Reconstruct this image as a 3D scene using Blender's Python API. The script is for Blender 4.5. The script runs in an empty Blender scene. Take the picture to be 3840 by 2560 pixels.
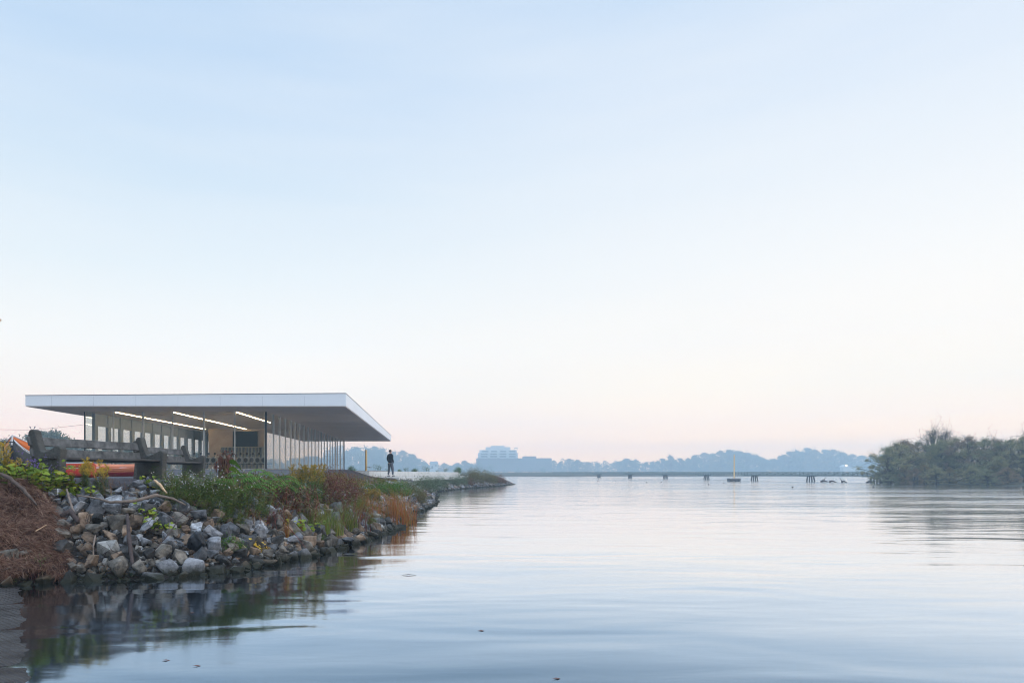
import bpy, bmesh, math, random
import numpy as np
from mathutils import Vector, Matrix, noise
R = math.radians
scn = bpy.context.scene
COL = scn.collection
H = 1.6            # eye height above the water
F = 2560.0
VX, VY = 1610.0, 1768.0

def wx(px, Y): return (px - VX) / F * Y
def wz(py, Y): return H - (py - VY) / F * Y
def P(px, py, Y): return Vector((wx(px, Y), Y, wz(py, Y)))
def topx(p): return VX + p[0] / p[1] * F, VY + (H - p[2]) / p[1] * F
def lin(c):
    c = c / 255.0
    return c / 12.92 if c <= 0.04045 else ((c + 0.055) / 1.055) ** 2.4
def srgb(r, g, b): return (lin(r), lin(g), lin(b), 1.0)
def sm(a, b, x):
    t = min(1, max(0, (x - a) / (b - a)))
    return t * t * (3 - 2 * t)

# ------------------------------------------------------------------ materials
def new_mat(name):
    m = bpy.data.materials.new(name); m.use_nodes = True
    nt = m.node_tree
    return m, nt, nt.nodes['Principled BSDF']
def nd(nt, t, **kw):
    n = nt.nodes.new(t)
    for k, v in kw.items():
        if k in n.inputs.keys(): n.inputs[k].default_value = v
        else: setattr(n, k, v)
    return n
def ramp(nt, stops):
    r = nt.nodes.new('ShaderNodeValToRGB'); e = r.color_ramp.elements
    e[0].position, e[0].color = stops[0][0], stops[0][1]
    e[1].position, e[1].color = stops[-1][0], stops[-1][1]
    for p, c in stops[1:-1]:
        x = e.new(p); x.color = c
    return r
def c4(c): return (c[0], c[1], c[2], 1.0)
def mat(name, col, rough=0.7, var=0.25, scale=4.0, bump=0.0, bscale=None, metal=0.0, spec=None, col2=None, emit=None):
    m, nt, b = new_mat(name)
    tc = nd(nt, 'ShaderNodeTexCoord')
    n = nd(nt, 'ShaderNodeTexNoise', Scale=scale, Detail=6.0, Roughness=0.6)
    nt.links.new(tc.outputs['Object'], n.inputs['Vector'])
    a = tuple(x * (1 - var) for x in col); c = col2 or tuple(min(1, x * (1 + var)) for x in col)
    r = ramp(nt, [(0.3, c4(a)), (0.7, c4(c))])
    nt.links.new(n.outputs['Fac'], r.inputs['Fac']); nt.links.new(r.outputs['Color'], b.inputs['Base Color'])
    b.inputs['Roughness'].default_value = rough; b.inputs['Metallic'].default_value = metal
    b.inputs['Specular IOR Level'].default_value = spec if spec is not None else (.12 if rough >= .7 else .3)
    if bump:
        n2 = nd(nt, 'ShaderNodeTexNoise', Scale=bscale or scale * 4, Detail=8.0)
        nt.links.new(tc.outputs['Object'], n2.inputs['Vector'])
        bp = nd(nt, 'ShaderNodeBump', Strength=1.0, Distance=bump)
        nt.links.new(n2.outputs['Fac'], bp.inputs['Height']); nt.links.new(bp.outputs['Normal'], b.inputs['Normal'])
    if emit:
        b.inputs['Emission Color'].default_value = c4(emit[0]); b.inputs['Emission Strength'].default_value = emit[1]
    return m
def leafmat(name, cols, rough=0.55, trans=0.25):
    """leaf: colour differs leaf by leaf"""
    m, nt, b = new_mat(name)
    g = nd(nt, 'ShaderNodeNewGeometry')
    k = len(cols)
    r = ramp(nt, [(i / (k - 1), c4(c)) for i, c in enumerate(cols)])
    nt.links.new(g.outputs['Random Per Island'], r.inputs['Fac'])
    nt.links.new(r.outputs['Color'], b.inputs['Base Color'])
    b.inputs['Roughness'].default_value = rough
    b.inputs['Specular IOR Level'].default_value = 0.10
    t = nd(nt, 'ShaderNodeBsdfTranslucent'); nt.links.new(r.outputs['Color'], t.inputs['Color'])
    mx = nd(nt, 'ShaderNodeMixShader'); mx.inputs[0].default_value = trans
    nt.links.new(b.outputs[0], mx.inputs[1]); nt.links.new(t.outputs[0], mx.inputs[2])
    nt.links.new(mx.outputs[0], nt.nodes['Material Output'].inputs['Surface'])
    return m
def rockmat(name, c1, c2, vein=None):
    m, nt, b = new_mat(name)
    tc = nd(nt, 'ShaderNodeTexCoord'); oi = nd(nt, 'ShaderNodeObjectInfo'); g = nd(nt, 'ShaderNodeNewGeometry')
    mp = nd(nt, 'ShaderNodeMapping')
    nt.links.new(g.outputs['Position'], mp.inputs['Vector'])
    n = nd(nt, 'ShaderNodeTexNoise', Scale=7.0, Detail=8.0, Roughness=0.7)
    nt.links.new(mp.outputs[0], n.inputs['Vector'])
    r = ramp(nt, [(0.36, c4(c1)), (0.62, c4(c2))])
    nt.links.new(n.outputs['Fac'], r.inputs['Fac'])
    col = r.outputs['Color']
    # per stone shift
    hs = nd(nt, 'ShaderNodeHueSaturation')
    ad = nd(nt, 'ShaderNodeMath', operation='ADD'); nt.links.new(oi.outputs['Random'], ad.inputs[0]); nt.links.new(g.outputs['Random Per Island'], ad.inputs[1])
    fr = nd(nt, 'ShaderNodeMath', operation='FRACT'); nt.links.new(ad.outputs[0], fr.inputs[0])
    mr = nd(nt, 'ShaderNodeMapRange'); mr.inputs['To Min'].default_value = 0.5; mr.inputs['To Max'].default_value = 1.45
    nt.links.new(fr.outputs[0], mr.inputs['Value']); nt.links.new(mr.outputs[0], hs.inputs['Value']); nt.links.new(col, hs.inputs['Color'])
    col = hs.outputs['Color']
    if vein:
        v = nd(nt, 'ShaderNodeTexNoise', Scale=9.0, Detail=5.0, Distortion=1.5)
        nt.links.new(mp.outputs[0], v.inputs['Vector'])
        vr = ramp(nt, [(0.57, (0, 0, 0, 1)), (0.66, (1, 1, 1, 1))]); nt.links.new(v.outputs['Fac'], vr.inputs['Fac'])
        mx = nd(nt, 'ShaderNodeMixRGB'); mx.inputs[2].default_value = c4(vein)
        nt.links.new(vr.outputs['Color'], mx.inputs[0]); nt.links.new(col, mx.inputs[1]); col = mx.outputs[0]
    # wet, algae covered foot just above the water line
    sx = nd(nt, 'ShaderNodeSeparateXYZ'); nt.links.new(g.outputs['Position'], sx.inputs[0])
    n3 = nd(nt, 'ShaderNodeTexNoise', Scale=5.0); nt.links.new(g.outputs['Position'], n3.inputs['Vector'])
    m3 = nd(nt, 'ShaderNodeMath', operation='MULTIPLY_ADD'); m3.inputs[1].default_value = -0.14
    nt.links.new(n3.outputs['Fac'], m3.inputs[0]); nt.links.new(sx.outputs['Z'], m3.inputs[2])
    wr = nd(nt, 'ShaderNodeMapRange'); wr.inputs['From Min'].default_value = -0.02; wr.inputs['From Max'].default_value = 0.10
    wr.inputs['To Min'].default_value = 1.0; wr.inputs['To Max'].default_value = 0.0
    nt.links.new(m3.outputs[0], wr.inputs['Value'])
    mw = nd(nt, 'ShaderNodeMixRGB'); mw.inputs[2].default_value = (0.022, 0.022, 0.014, 1)
    nt.links.new(wr.outputs[0], mw.inputs[0]); nt.links.new(col, mw.inputs[1])
    nt.links.new(mw.outputs[0], b.inputs['Base Color'])
    b.inputs['Roughness'].default_value = 0.75; b.inputs['Specular IOR Level'].default_value = 0.12
    bn = nd(nt, 'ShaderNodeTexNoise', Scale=22.0, Detail=8.0, Roughness=0.65); nt.links.new(mp.outputs[0], bn.inputs['Vector'])
    bp = nd(nt, 'ShaderNodeBump', Strength=1.0, Distance=0.02); nt.links.new(bn.outputs['Fac'], bp.inputs['Height'])
    nt.links.new(bp.outputs['Normal'], b.inputs['Normal'])
    return m

M = {}
M['white'] = mat('white_panel', (0.72, 0.73, 0.75), 0.45, 0.03, 0.4)
M['soffit'] = mat('soffit_board', (0.80, 0.655, 0.57), 0.7, 0.06, 0.5)
M['joint'] = mat('fascia_joint_strip', (0.50, 0.51, 0.53), 0.5, 0.05)  # slightly darker strip along the fascia panel seams
M['joint2'] = mat('soffit_joint_strip', (0.66, 0.54, 0.47), 0.7, 0.05)
M['coping'] = mat('dark_coping', (0.12, 0.12, 0.13), 0.5, 0.1)
M['alu'] = mat('aluminium', (0.50, 0.49, 0.47), 0.4, 0.06, 2)
M['darkalu'] = mat('dark_aluminium', (0.03, 0.033, 0.038), 0.4, 0.1, 2)
M['warmpost'] = mat('painted_steel_post', (0.52, 0.48, 0.43), 0.5, 0.05, 2)
M['greypanel'] = mat('grey_door_frame', (0.25, 0.275, 0.30), 0.5, 0.06, 2)
M['wood'] = mat('birch_wall', (0.44, 0.33, 0.25), 0.6, 0.12, 1.2, col2=(0.52, 0.40, 0.31))
M['slab'] = mat('floor_slab', (0.34, 0.33, 0.32), 0.6, 0.1, 1)
M['rubber'] = mat('rubber', (0.02, 0.02, 0.022), 0.6, 0.1)
M['screen'] = mat('dark_screen', (0.004, 0.009, 0.015), 0.4, 0.05, spec=.1)
M['led'] = mat('warm_led', (1, 0.85, 0.6), 0.5, 0, emit=((1.0, 0.78, 0.48), 22.0))
M['shelf'] = mat('pale_shelf', (0.42, 0.40, 0.34), 0.6, 0.05)
M['erg'] = mat('erg_grey', (0.30, 0.31, 0.32), 0.45, 0.06)
M['ergdark'] = mat('erg_black', (0.025, 0.028, 0.032), 0.5, 0.1)
M['benchwood'] = mat('weathered_plank', (0.058, 0.058, 0.059), 0.75, 0.25, 6, bump=0.004, bscale=30, col2=(0.15, 0.148, 0.145))
M['benchseat'] = mat('dark_wet_plank', (0.035, 0.033, 0.032), 0.45, 0.25, 6, bump=0.003, bscale=30)
M['concrete'] = mat('pale_concrete', (0.50, 0.49, 0.47), 0.8, 0.12, 3, bump=0.004, bscale=20)
M['yellow'] = mat('yellow_paint', (0.72, 0.47, 0.19), 0.5, 0.08)
M['bark'] = mat('bark', (0.06, 0.05, 0.042), 0.9, 0.3, 8, bump=0.01)
M['stem'] = mat('green_stem', (0.10, 0.12, 0.045), 0.7, 0.2)
M['brownstem'] = mat('dry_stem', (0.16, 0.095, 0.06), 0.8, 0.25)
M['redstem'] = mat('red_stem', (0.13, 0.028, 0.020), 0.6, 0.25)
M['driftwood'] = mat('driftwood', (0.17, 0.13, 0.105), 0.8, 0.35, 9, bump=0.008, bscale=40)
M['greylog'] = mat('grey_brown_log', (0.095, 0.068, 0.056), 0.8, 0.4, 14, bump=0.01, bscale=50)
M['palewood'] = mat('pale_split_wood', (0.50, 0.33, 0.20), 0.7, 0.25, 9, bump=0.008)
M['darklog'] = mat('rotten_log', (0.06, 0.045, 0.042), 0.8, 0.3, 9, bump=0.01)
M['bag'] = mat('black_plastic', (0.008, 0.009, 0.012), 0.38, 0.1, 5, bump=0.03, bscale=9)
M['skin'] = mat('skin', (0.50, 0.30, 0.22), 0.55, 0.05)
M['hair'] = mat('brown_hair', (0.055, 0.033, 0.024), 0.6, 0.2, 60)
M['jacket'] = mat('black_jacket', (0.010, 0.013, 0.018), 0.8, 0.15, 12)
M['trousers'] = mat('grey_trousers', (0.085, 0.09, 0.11), 0.85, 0.1, 12)
M['shoe'] = mat('dark_shoe', (0.03, 0.03, 0.035), 0.6, 0.1)
M['sole'] = mat('white_sole', (0.7, 0.7, 0.7), 0.6, 0.05)
M['hullgrey'] = mat('grey_hull', (0.055, 0.062, 0.072), 0.3, 0.12, 3)
M['orange'] = mat('orange_paint', (0.60, 0.15, 0.035), 0.35, 0.1, 3)
M['salmon'] = mat('faded_orange_paint', (0.62, 0.22, 0.12), 0.65, 0.08, 3)
M['crimson'] = mat('crimson_paint', (0.19, 0.006, 0.016), 0.6, 0.1, 3)
M['red'] = mat('red_paint', (0.52, 0.05, 0.035), 0.6, 0.1, 3)
M['boatin'] = mat('boat_interior', (0.28, 0.29, 0.33), 0.6, 0.1, 3)
M['rope'] = mat('white_rope', (0.55, 0.55, 0.56), 0.8, 0.15, 30)
M['steel'] = mat('galvanised_steel', (0.22, 0.23, 0.24), 0.45, 0.15, metal=0.6)
M['bridge'] = mat('grey_green_steel', (0.13, 0.18, 0.18), 0.6, 0.15)
M['pile'] = mat('dark_pile', (0.13, 0.135, 0.14), 0.8, 0.2)
M['bldwhite'] = mat('white_render', (0.50, 0.49, 0.47), 0.7, 0.05)
M['bldbrick'] = mat('brick_facade', (0.11, 0.075, 0.065), 0.8, 0.12)
M['window'] = mat('window_glass', (0.05, 0.06, 0.07), 0.15, 0.1)
M['roofgrey'] = mat('grey_roof', (0.16, 0.17, 0.18), 0.7, 0.1)
M['lamp_on'] = mat('lit_lamp', (1, 0.8, 0.5), 0.5, 0, emit=((1.0, 0.72, 0.4), 12))
M['buoy'] = mat('dark_buoy', (0.05, 0.04, 0.04), 0.5, 0.1)
M['straw'] = leafmat('brown_straw', [(0.028, 0.013, 0.009), (0.10, 0.046, 0.030), (0.175, 0.092, 0.060), (0.27, 0.17, 0.12)], 0.8, 0.1)
M['lime'] = leafmat('lime_leaf', [(0.08, 0.13, 0.012), (0.14, 0.20, 0.018), (0.20, 0.26, 0.022), (0.32, 0.28, 0.03)])
M['green'] = leafmat('green_leaf', [(0.03, 0.085, 0.010), (0.065, 0.145, 0.012), (0.12, 0.20, 0.018)])
M['dgreen'] = leafmat('deep_green_leaf', [(0.03, 0.075, 0.010), (0.06, 0.125, 0.012), (0.115, 0.165, 0.016), (0.21, 0.11, 0.022)])
M['frond'] = leafmat('fresh_green_leaflet', [(0.045, 0.12, 0.014), (0.08, 0.18, 0.018), (0.13, 0.23, 0.03)])
M['goldfl'] = leafmat('yellow_flower', [(0.42, 0.26, 0.03), (0.62, 0.40, 0.04), (0.36, 0.27, 0.06)])
M['plume'] = leafmat('fading_gold_plume', [(0.24, 0.17, 0.03), (0.42, 0.28, 0.045), (0.34, 0.18, 0.04), (0.24, 0.24, 0.04)])
M['purple'] = leafmat('purple_petal', [(0.20, 0.12, 0.42), (0.30, 0.20, 0.55), (0.12, 0.07, 0.28)])
M['whitefl'] = leafmat('pale_petal', [(0.62, 0.55, 0.55), (0.75, 0.72, 0.72), (0.5, 0.36, 0.36)])
M['deadleaf'] = leafmat('wilted_brown_leaf', [(0.045, 0.018, 0.014), (0.11, 0.045, 0.034), (0.19, 0.09, 0.065), (0.07, 0.035, 0.022)])
M['redleaf'] = leafmat('dark_red_leaf', [(0.08, 0.03, 0.022), (0.17, 0.055, 0.038), (0.12, 0.09, 0.025), (0.22, 0.085, 0.065)])
M['mauve'] = leafmat('brown_mauve_leaf', [(0.11, 0.05, 0.028), (0.21, 0.10, 0.06), (0.09, 0.12, 0.018), (0.27, 0.14, 0.09)])
M['orangegrass'] = leafmat('orange_red_blade', [(0.26, 0.06, 0.02), (0.46, 0.14, 0.03), (0.22, 0.19, 0.04), (0.36, 0.09, 0.035), (0.12, 0.13, 0.035)])
M['greengrass'] = leafmat('green_blade', [(0.05, 0.10, 0.018), (0.11, 0.17, 0.03), (0.22, 0.21, 0.05), (0.16, 0.09, 0.03)])
M['bluegrass'] = leafmat('blue_green_blade', [(0.05, 0.10, 0.07), (0.09, 0.16, 0.11), (0.14, 0.2, 0.12)])
M['olive'] = leafmat('olive_leaf', [(0.08, 0.085, 0.03), (0.14, 0.13, 0.045), (0.19, 0.14, 0.05), (0.09, 0.10, 0.05)])
M['greygreen'] = leafmat('grey_green_leaf', [(0.07, 0.10, 0.055), (0.11, 0.15, 0.08), (0.16, 0.19, 0.11)])
M['treeleaf'] = leafmat('tree_leaf', [(0.06, 0.08, 0.045), (0.10, 0.12, 0.06), (0.14, 0.14, 0.07)])
M['treegold'] = leafmat('turning_tree_leaf', [(0.13, 0.11, 0.04), (0.26, 0.16, 0.05), (0.16, 0.14, 0.05)])
M['bankleaf'] = leafmat('bank_tree_leaf', [(0.13, 0.155, 0.08), (0.20, 0.225, 0.10), (0.29, 0.245, 0.11), (0.17, 0.20, 0.10)])
M['tangle'] = leafmat('tangle_leaf', [(0.04, 0.10, 0.010), (0.11, 0.16, 0.014), (0.22, 0.07, 0.022), (0.04, 0.065, 0.012), (0.26, 0.11, 0.05), (0.20, 0.20, 0.02), (0.12, 0.045, 0.025)])
M['litter'] = leafmat('mixed_weed_leaf', [(0.06, 0.09, 0.03), (0.16, 0.07, 0.04), (0.11, 0.06, 0.045), (0.12, 0.15, 0.04), (0.2, 0.13, 0.07)])
M['algae'] = leafmat('algae', [(0.03, 0.035, 0.015), (0.07, 0.065, 0.03), (0.02, 0.04, 0.025), (0.11, 0.09, 0.05)])
ROCK = {
 'blue-grey': rockmat('blue_grey_stone', (0.045, 0.046, 0.050), (0.20, 0.20, 0.208)),
 'mid-grey': rockmat('mid_grey_stone', (0.042, 0.036, 0.030), (0.205, 0.18, 0.15)),
 'dark': rockmat('dark_stone', (0.016, 0.015, 0.015), (0.07, 0.067, 0.064)),
 'tan': rockmat('tan_stone', (0.070, 0.048, 0.033), (0.235, 0.165, 0.115)),
 'white-veined': rockmat('white_veined_stone', (0.070, 0.072, 0.078), (0.25, 0.253, 0.262), (0.46, 0.475, 0.50)),
 'pale-grey': rockmat('pale_grey_stone', (0.11, 0.103, 0.092), (0.30, 0.288, 0.268)),
}

def aggregate():
    m, nt, b = new_mat('exposed_aggregate')
    tc = nd(nt, 'ShaderNodeTexCoord')
    v = nd(nt, 'ShaderNodeTexVoronoi', Scale=120.0); nt.links.new(tc.outputs['Object'], v.inputs['Vector'])
    r = ramp(nt, [(0.0, (0.24, 0.23, 0.205, 1)), (0.45, (0.135, 0.13, 0.12, 1)), (0.85, (0.065, 0.063, 0.058, 1))])
    nt.links.new(v.outputs['Distance'], r.inputs['Fac'])
    n = nd(nt, 'ShaderNodeTexNoise', Scale=5.0, Detail=5.0); nt.links.new(tc.outputs['Object'], n.inputs['Vector'])
    mx = nd(nt, 'ShaderNodeMixRGB', blend_type='MULTIPLY'); mx.inputs[0].default_value = 0.6
    nt.links.new(r.outputs[0], mx.inputs[1]); nt.links.new(n.outputs['Fac'], mx.inputs[2])
    nt.links.new(mx.outputs[0], b.inputs['Base Color']); b.inputs['Roughness'].default_value = 0.85; b.inputs['Specular IOR Level'].default_value = 0.12
    bp = nd(nt, 'ShaderNodeBump', Strength=1.0, Distance=0.01, invert=True); nt.links.new(v.outputs['Distance'], bp.inputs['Height'])
    nt.links.new(bp.outputs['Normal'], b.inputs['Normal'])
    return m
M['aggregate'] = aggregate()
def glassmat():
    m, nt, b = new_mat('clear_glass'); nt.nodes.remove(b)
    t = nd(nt, 'ShaderNodeBsdfTransparent', Color=(0.93, 0.96, 0.955, 1))
    g = nd(nt, 'ShaderNodeBsdfGlossy', Roughness=0.0, Color=(1, 1, 1, 1))
    f = nd(nt, 'ShaderNodeFresnel', IOR=1.45); gb_ = nd(nt, 'ShaderNodeNewGeometry'); ir = nd(nt, 'ShaderNodeMapRange'); ir.inputs['To Min'].default_value = 1.45; ir.inputs['To Max'].default_value = 1 / 1.45
    nt.links.new(gb_.outputs['Backfacing'], ir.inputs['Value']); nt.links.new(ir.outputs[0], f.inputs['IOR']); mx = nd(nt, 'ShaderNodeMixShader')
    # two faces per pane: what passes both is (1 - F) squared
    a = nd(nt, 'ShaderNodeMath', operation='SUBTRACT'); a.inputs[0].default_value = 1; nt.links.new(f.outputs[0], a.inputs[1])
    p = nd(nt, 'ShaderNodeMath', operation='POWER'); nt.links.new(a.outputs[0], p.inputs[0]); p.inputs[1].default_value = 1.1
    q = nd(nt, 'ShaderNodeMath', operation='SUBTRACT'); q.inputs[0].default_value = 1; nt.links.new(p.outputs[0], q.inputs[1])
    nt.links.new(q.outputs[0], mx.inputs[0]); nt.links.new(t.outputs[0], mx.inputs[1]); nt.links.new(g.outputs[0], mx.inputs[2])
    nt.links.new(mx.outputs[0], nt.nodes['Material Output'].inputs['Surface'])
    return m
M['glass'] = glassmat()

# ------------------------------------------------------------------ mesh helpers
class MB:
    def __init__(s): s.v = []; s.f = []; s.mi = []
    def add(s, vs, fs, mi=0):
        o = len(s.v); s.v.extend(vs); s.f.extend([tuple(i + o for i in f) for f in fs]); s.mi.extend([mi] * len(fs)); return s
    def box(s, x0, x1, y0, y1, z0, z1, M4=None, mi=0):
        vs = [Vector((x, y, z)) for x in (x0, x1) for y in (y0, y1) for z in (z0, z1)]
        if M4 is not None: vs = [M4 @ v for v in vs]
        return s.add(vs, [(0, 1, 3, 2), (4, 6, 7, 5), (0, 4, 5, 1), (2, 3, 7, 6), (0, 2, 6, 4), (1, 5, 7, 3)], mi)
    def tube(s, pts, rad, n=6, cap=True, mi=0):
        pts = [Vector(p) for p in pts]
        if not isinstance(rad, (list, tuple)): rad = [rad] * len(pts)
        vs = []; k = len(pts)
        ref = None
        for i, p in enumerate(pts):
            d = (pts[min(i + 1, k - 1)] - pts[max(i - 1, 0)])
            d = d.normalized() if d.length > 1e-9 else Vector((0, 0, 1))
            if ref is None:
                ref = d.cross(Vector((0, 0, 1)) if abs(d.z) < 0.9 else Vector((1, 0, 0))).normalized()
            else:
                ref = (ref - d * ref.dot(d))
                ref = ref.normalized() if ref.length > 1e-6 else d.orthogonal().normalized()
            b = d.cross(ref)
            for j in range(n):
                a = 2 * math.pi * j / n
                vs.append(p + (ref * math.cos(a) + b * math.sin(a)) * rad[i])
        fs = [(i * n + j, i * n + (j + 1) % n, (i + 1) * n + (j + 1) % n, (i + 1) * n + j) for i in range(k - 1) for j in range(n)]
        if cap: fs += [tuple(range(n))[::-1], tuple((k - 1) * n + j for j in range(n))]
        return s.add(vs, fs, mi)
    def leaf(s, c, d, up, L, W, fold=0.12, mi=0):
        """one pointed leaf growing from c along d"""
        side = d.cross(up)
        side = side.normalized() if side.length > 1e-6 else d.orthogonal().normalized()
        nrm = side.cross(d)
        vs = [c, c + d * (0.45 * L) + side * (W / 2) - nrm * (fold * W), c + d * L - nrm * (0.15 * L), c + d * (0.45 * L) - side * (W / 2) - nrm * (fold * W)]
        return s.add(vs, [(0, 1, 2, 3)], mi)
    def prism(s, prof, t0, t1, M4=None, mi=0):
        """closed profile (x,z) extruded along y"""
        n = len(prof)
        vs = [Vector((x, t0, z)) for x, z in prof] + [Vector((x, t1, z)) for x, z in prof]
        if M4 is not None: vs = [M4 @ v for v in vs]
        fs = [(i, (i + 1) % n, n + (i + 1) % n, n + i) for i in range(n)]
        fs += [tuple(range(n))[::-1], tuple(range(n, 2 * n))]
        return s.add(vs, fs, mi)
    def mesh(s, name, mats, smooth=False):
        me = bpy.data.meshes.new(name)
        me.from_pydata([tuple(v) for v in s.v], [], s.f)
        for m in (mats if isinstance(mats, (list, tuple)) else [mats]): me.materials.append(m)
        if any(s.mi): me.polygons.foreach_set('material_index', s.mi)
        if smooth: me.polygons.foreach_set('use_smooth', [True] * len(s.f))
        me.update()
        return me
    def build(s, name, mats, parent=None, smooth=False, fixn=False, bevel=0):
        me = s.mesh(name, mats, smooth)
        if fixn:
            bm = bmesh.new(); bm.from_mesh(me); bmesh.ops.recalc_face_normals(bm, faces=bm.faces); bm.to_mesh(me); bm.free()
        o = bpy.data.objects.new(name, me); COL.objects.link(o)
        if parent is not None: o.parent = parent
        if bevel:
            md = o.modifiers.new('bevel', 'BEVEL'); md.width = bevel; md.segments = 2; md.limit_method = 'ANGLE'
        return o
def tag(o, label=None, cat=None, group=None, kind=None):
    if cat and not kind: kind = 'thing'
    if label: o['label'] = label
    if cat: o['category'] = cat
    if group: o['group'] = group
    if kind: o['kind'] = kind
    return o
def thing(name, label, cat, loc=(0, 0, 0), rz=0.0, group=None):
    o = bpy.data.objects.new(name, None); COL.objects.link(o); o.location = loc; o.rotation_euler = (0, 0, rz)
    o.empty_display_size = 0.2
    return tag(o, label, cat, group)
CH = {}
def copy_tree(o, parent=None):
    c = o.copy(); COL.objects.link(c)
    if parent is not None: c.parent = parent
    for ch in [x for x in ALL() if x.parent == o]: copy_tree(ch, c)
    return c
def ALL(): return list(COL.objects)
def dup(o, loc, rz=0.0, sc=1.0, label=None, group=None):
    """copy a thing with its parts (children looked up once per source)"""
    if o.name not in CH: CH[o.name] = [(c, list(c.children)) for c in o.children]
    c = o.copy(); COL.objects.link(c)
    for ch, gr in CH[o.name]:
        d = ch.copy(); COL.objects.link(d); d.parent = c
        for g in gr:
            e = g.copy(); COL.objects.link(e); e.parent = d
    c.location = loc; c.rotation_euler = (0, 0, rz); c.scale = (sc,) * 3 if not isinstance(sc, tuple) else sc
    if label: c['label'] = label
    if group: c['group'] = group
    return c

# ------------------------------------------------------------------ land
def G0(px, py): 
    Y = F * H / (py - VY); return (wx(px, Y), Y)
SH = [G0(*p) for p in [(0, 2204), (190, 2179), (459, 2171), (631, 2163), (779, 2150), (912, 2137), (988, 2121), (1060, 2101), (1167, 2083), (1220, 2072),
      (1354, 2029), (1448, 1998), (1537, 1958), (1542, 1927), (1582, 1913), (1618, 1891), (1622, 1862), (1625, 1845), (1671, 1839), (1747, 1831), (1824, 1826), (1906, 1818)]]
MAIN = [(-10.5, 8.3)] + SH + [(10.5, 86), (4, 92), (-12, 97), (-20, 130), (-60, 170), (-130, 180), (-700, 190), (-700, -300), (-60, -300), (-9, -9)]
ISLE = [G0(3300, 1808), G0(3357, 1812.5), G0(3500, 1815.5), G0(3700, 1818), G0(3840, 1821), (69, 60), (80, 20), (140, 20), (160, 110), (95, 118), (70, 112)]
FARS = [(-700, 246), (-120, 246), (-60, 243), (20, 236), (42, 228), (60, 238), (110, 232), (200, 225), (420, 190), (700, 160), (700, 900), (-700, 900)]
POLYS = [np.array(p, float) for p in (MAIN, ISLE, FARS)]
def sdf(X, Y):
    """signed distance to the shore, positive on land (arrays)"""
    X = np.atleast_1d(np.asarray(X, float)); Y = np.atleast_1d(np.asarray(Y, float))
    best = np.full(X.shape, -1e9)
    for p in POLYS:
        q = np.roll(p, -1, axis=0); d2 = np.full(X.shape, 1e18); ins = np.zeros(X.shape, bool)
        for (ax, ay), (bx, by) in zip(p, q):
            ex, ey = bx - ax, by - ay; L = ex * ex + ey * ey
            t = np.clip(((X - ax) * ex + (Y - ay) * ey) / L, 0, 1)
            d2 = np.minimum(d2, (X - ax - t * ex) ** 2 + (Y - ay - t * ey) ** 2)
            c = ((ay > Y) != (by > Y))
            with np.errstate(divide='ignore', invalid='ignore'):
                xi = (bx - ax) * (Y - ay) / ((by - ay) if by != ay else 1e-9) + ax
            ins ^= c & (X < xi)
        best = np.maximum(best, np.where(ins, 1, -1) * np.sqrt(d2))
    return best
WA, WB = Vector((wx(1383, 46), 46)), Vector((wx(1725, 72), 72))     # concrete retaining wall line
WD = (WB - WA).normalized(); WN = Vector((-WD.y, WD.x))             # points to the land side
def npsm(a, b, x):
    t = np.clip((x - a) / (b - a), 0, 1); return t * t * (3 - 2 * t)
def height(X, Y):
    X = np.atleast_1d(np.asarray(X, float)); Y = np.atleast_1d(np.asarray(Y, float))
    d = sdf(X, Y)
    hi = 1.41 + 0.32 * npsm(22, 41, Y)
    lo = 1.18
    w = npsm(-3.3, -5.6, X)
    top = hi * (1 - npsm(24, 36, Y)) + (lo + (hi - lo) * w) * npsm(24, 36, Y)
    side = (X - WA.x) * WN.x + (Y - WA.y) * WN.y; al = (X - WA.x) * WD.x + (Y - WA.y) * WD.y
    bed = (side > 0.12) & (Y > 46.3) & (al < 27.5) & (X > -9.4)
    top = np.where(bed, 1.60 - 0.005 * np.clip(al, 0, 30), top)
    far = Y > 100
    top = np.where(far | (X > 40), np.where(far, 0.4 + 0.9 * npsm(8, 60, d), 0.25), top)
    bw = np.where(far, 6.0, 2.5 + 0.0 * X)
    up = np.power(np.clip(d / bw, 0, 1), 0.88)
    z = np.where(d > 0, top * up, np.maximum(-1.6, d * 0.55))
    return z
def hgt(x, y): return float(height(x, y)[0])
def hit(px, py, y0=8.5, y1=110.0):
    Ys = np.linspace(y0, y1, 2600)
    Xs = (px - VX) / F * Ys; Zs = H - (py - VY) / F * Ys
    k = np.nonzero(height(Xs, Ys) > Zs)[0]
    i = k[0] if len(k) else -1
    return Vector((Xs[i], Ys[i], float(height(Xs[i], Ys[i])[0])))

def axis(parts):
    out = []
    for a, b, s in parts: out += list(np.arange(a, b, s))
    return np.array(out + [parts[-1][1]])
xs = axis([(-700, -100, 50), (-100, -30, 5), (-30, -12, 1.0), (-12, 4, 0.16), (4, 14, 0.5), (14, 100, 3), (100, 700, 50)])
ys = axis([(-300, 0, 50), (0, 8, 1.0), (8, 24, 0.16), (24, 48, 0.3), (48, 92, 0.7), (92, 130, 3), (130, 260, 6), (260, 900, 60)])
gx, gy = np.meshgrid(xs, ys); gz = height(gx.ravel(), gy.ravel()).reshape(gx.shape)
near = (gy < 90) & (gx < 14) & (gx > -30)
rng = np.random.default_rng(3)
gz = gz + np.where(near & (gz > -0.2), rng.normal(0, 0.010, gz.shape), 0)
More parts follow.
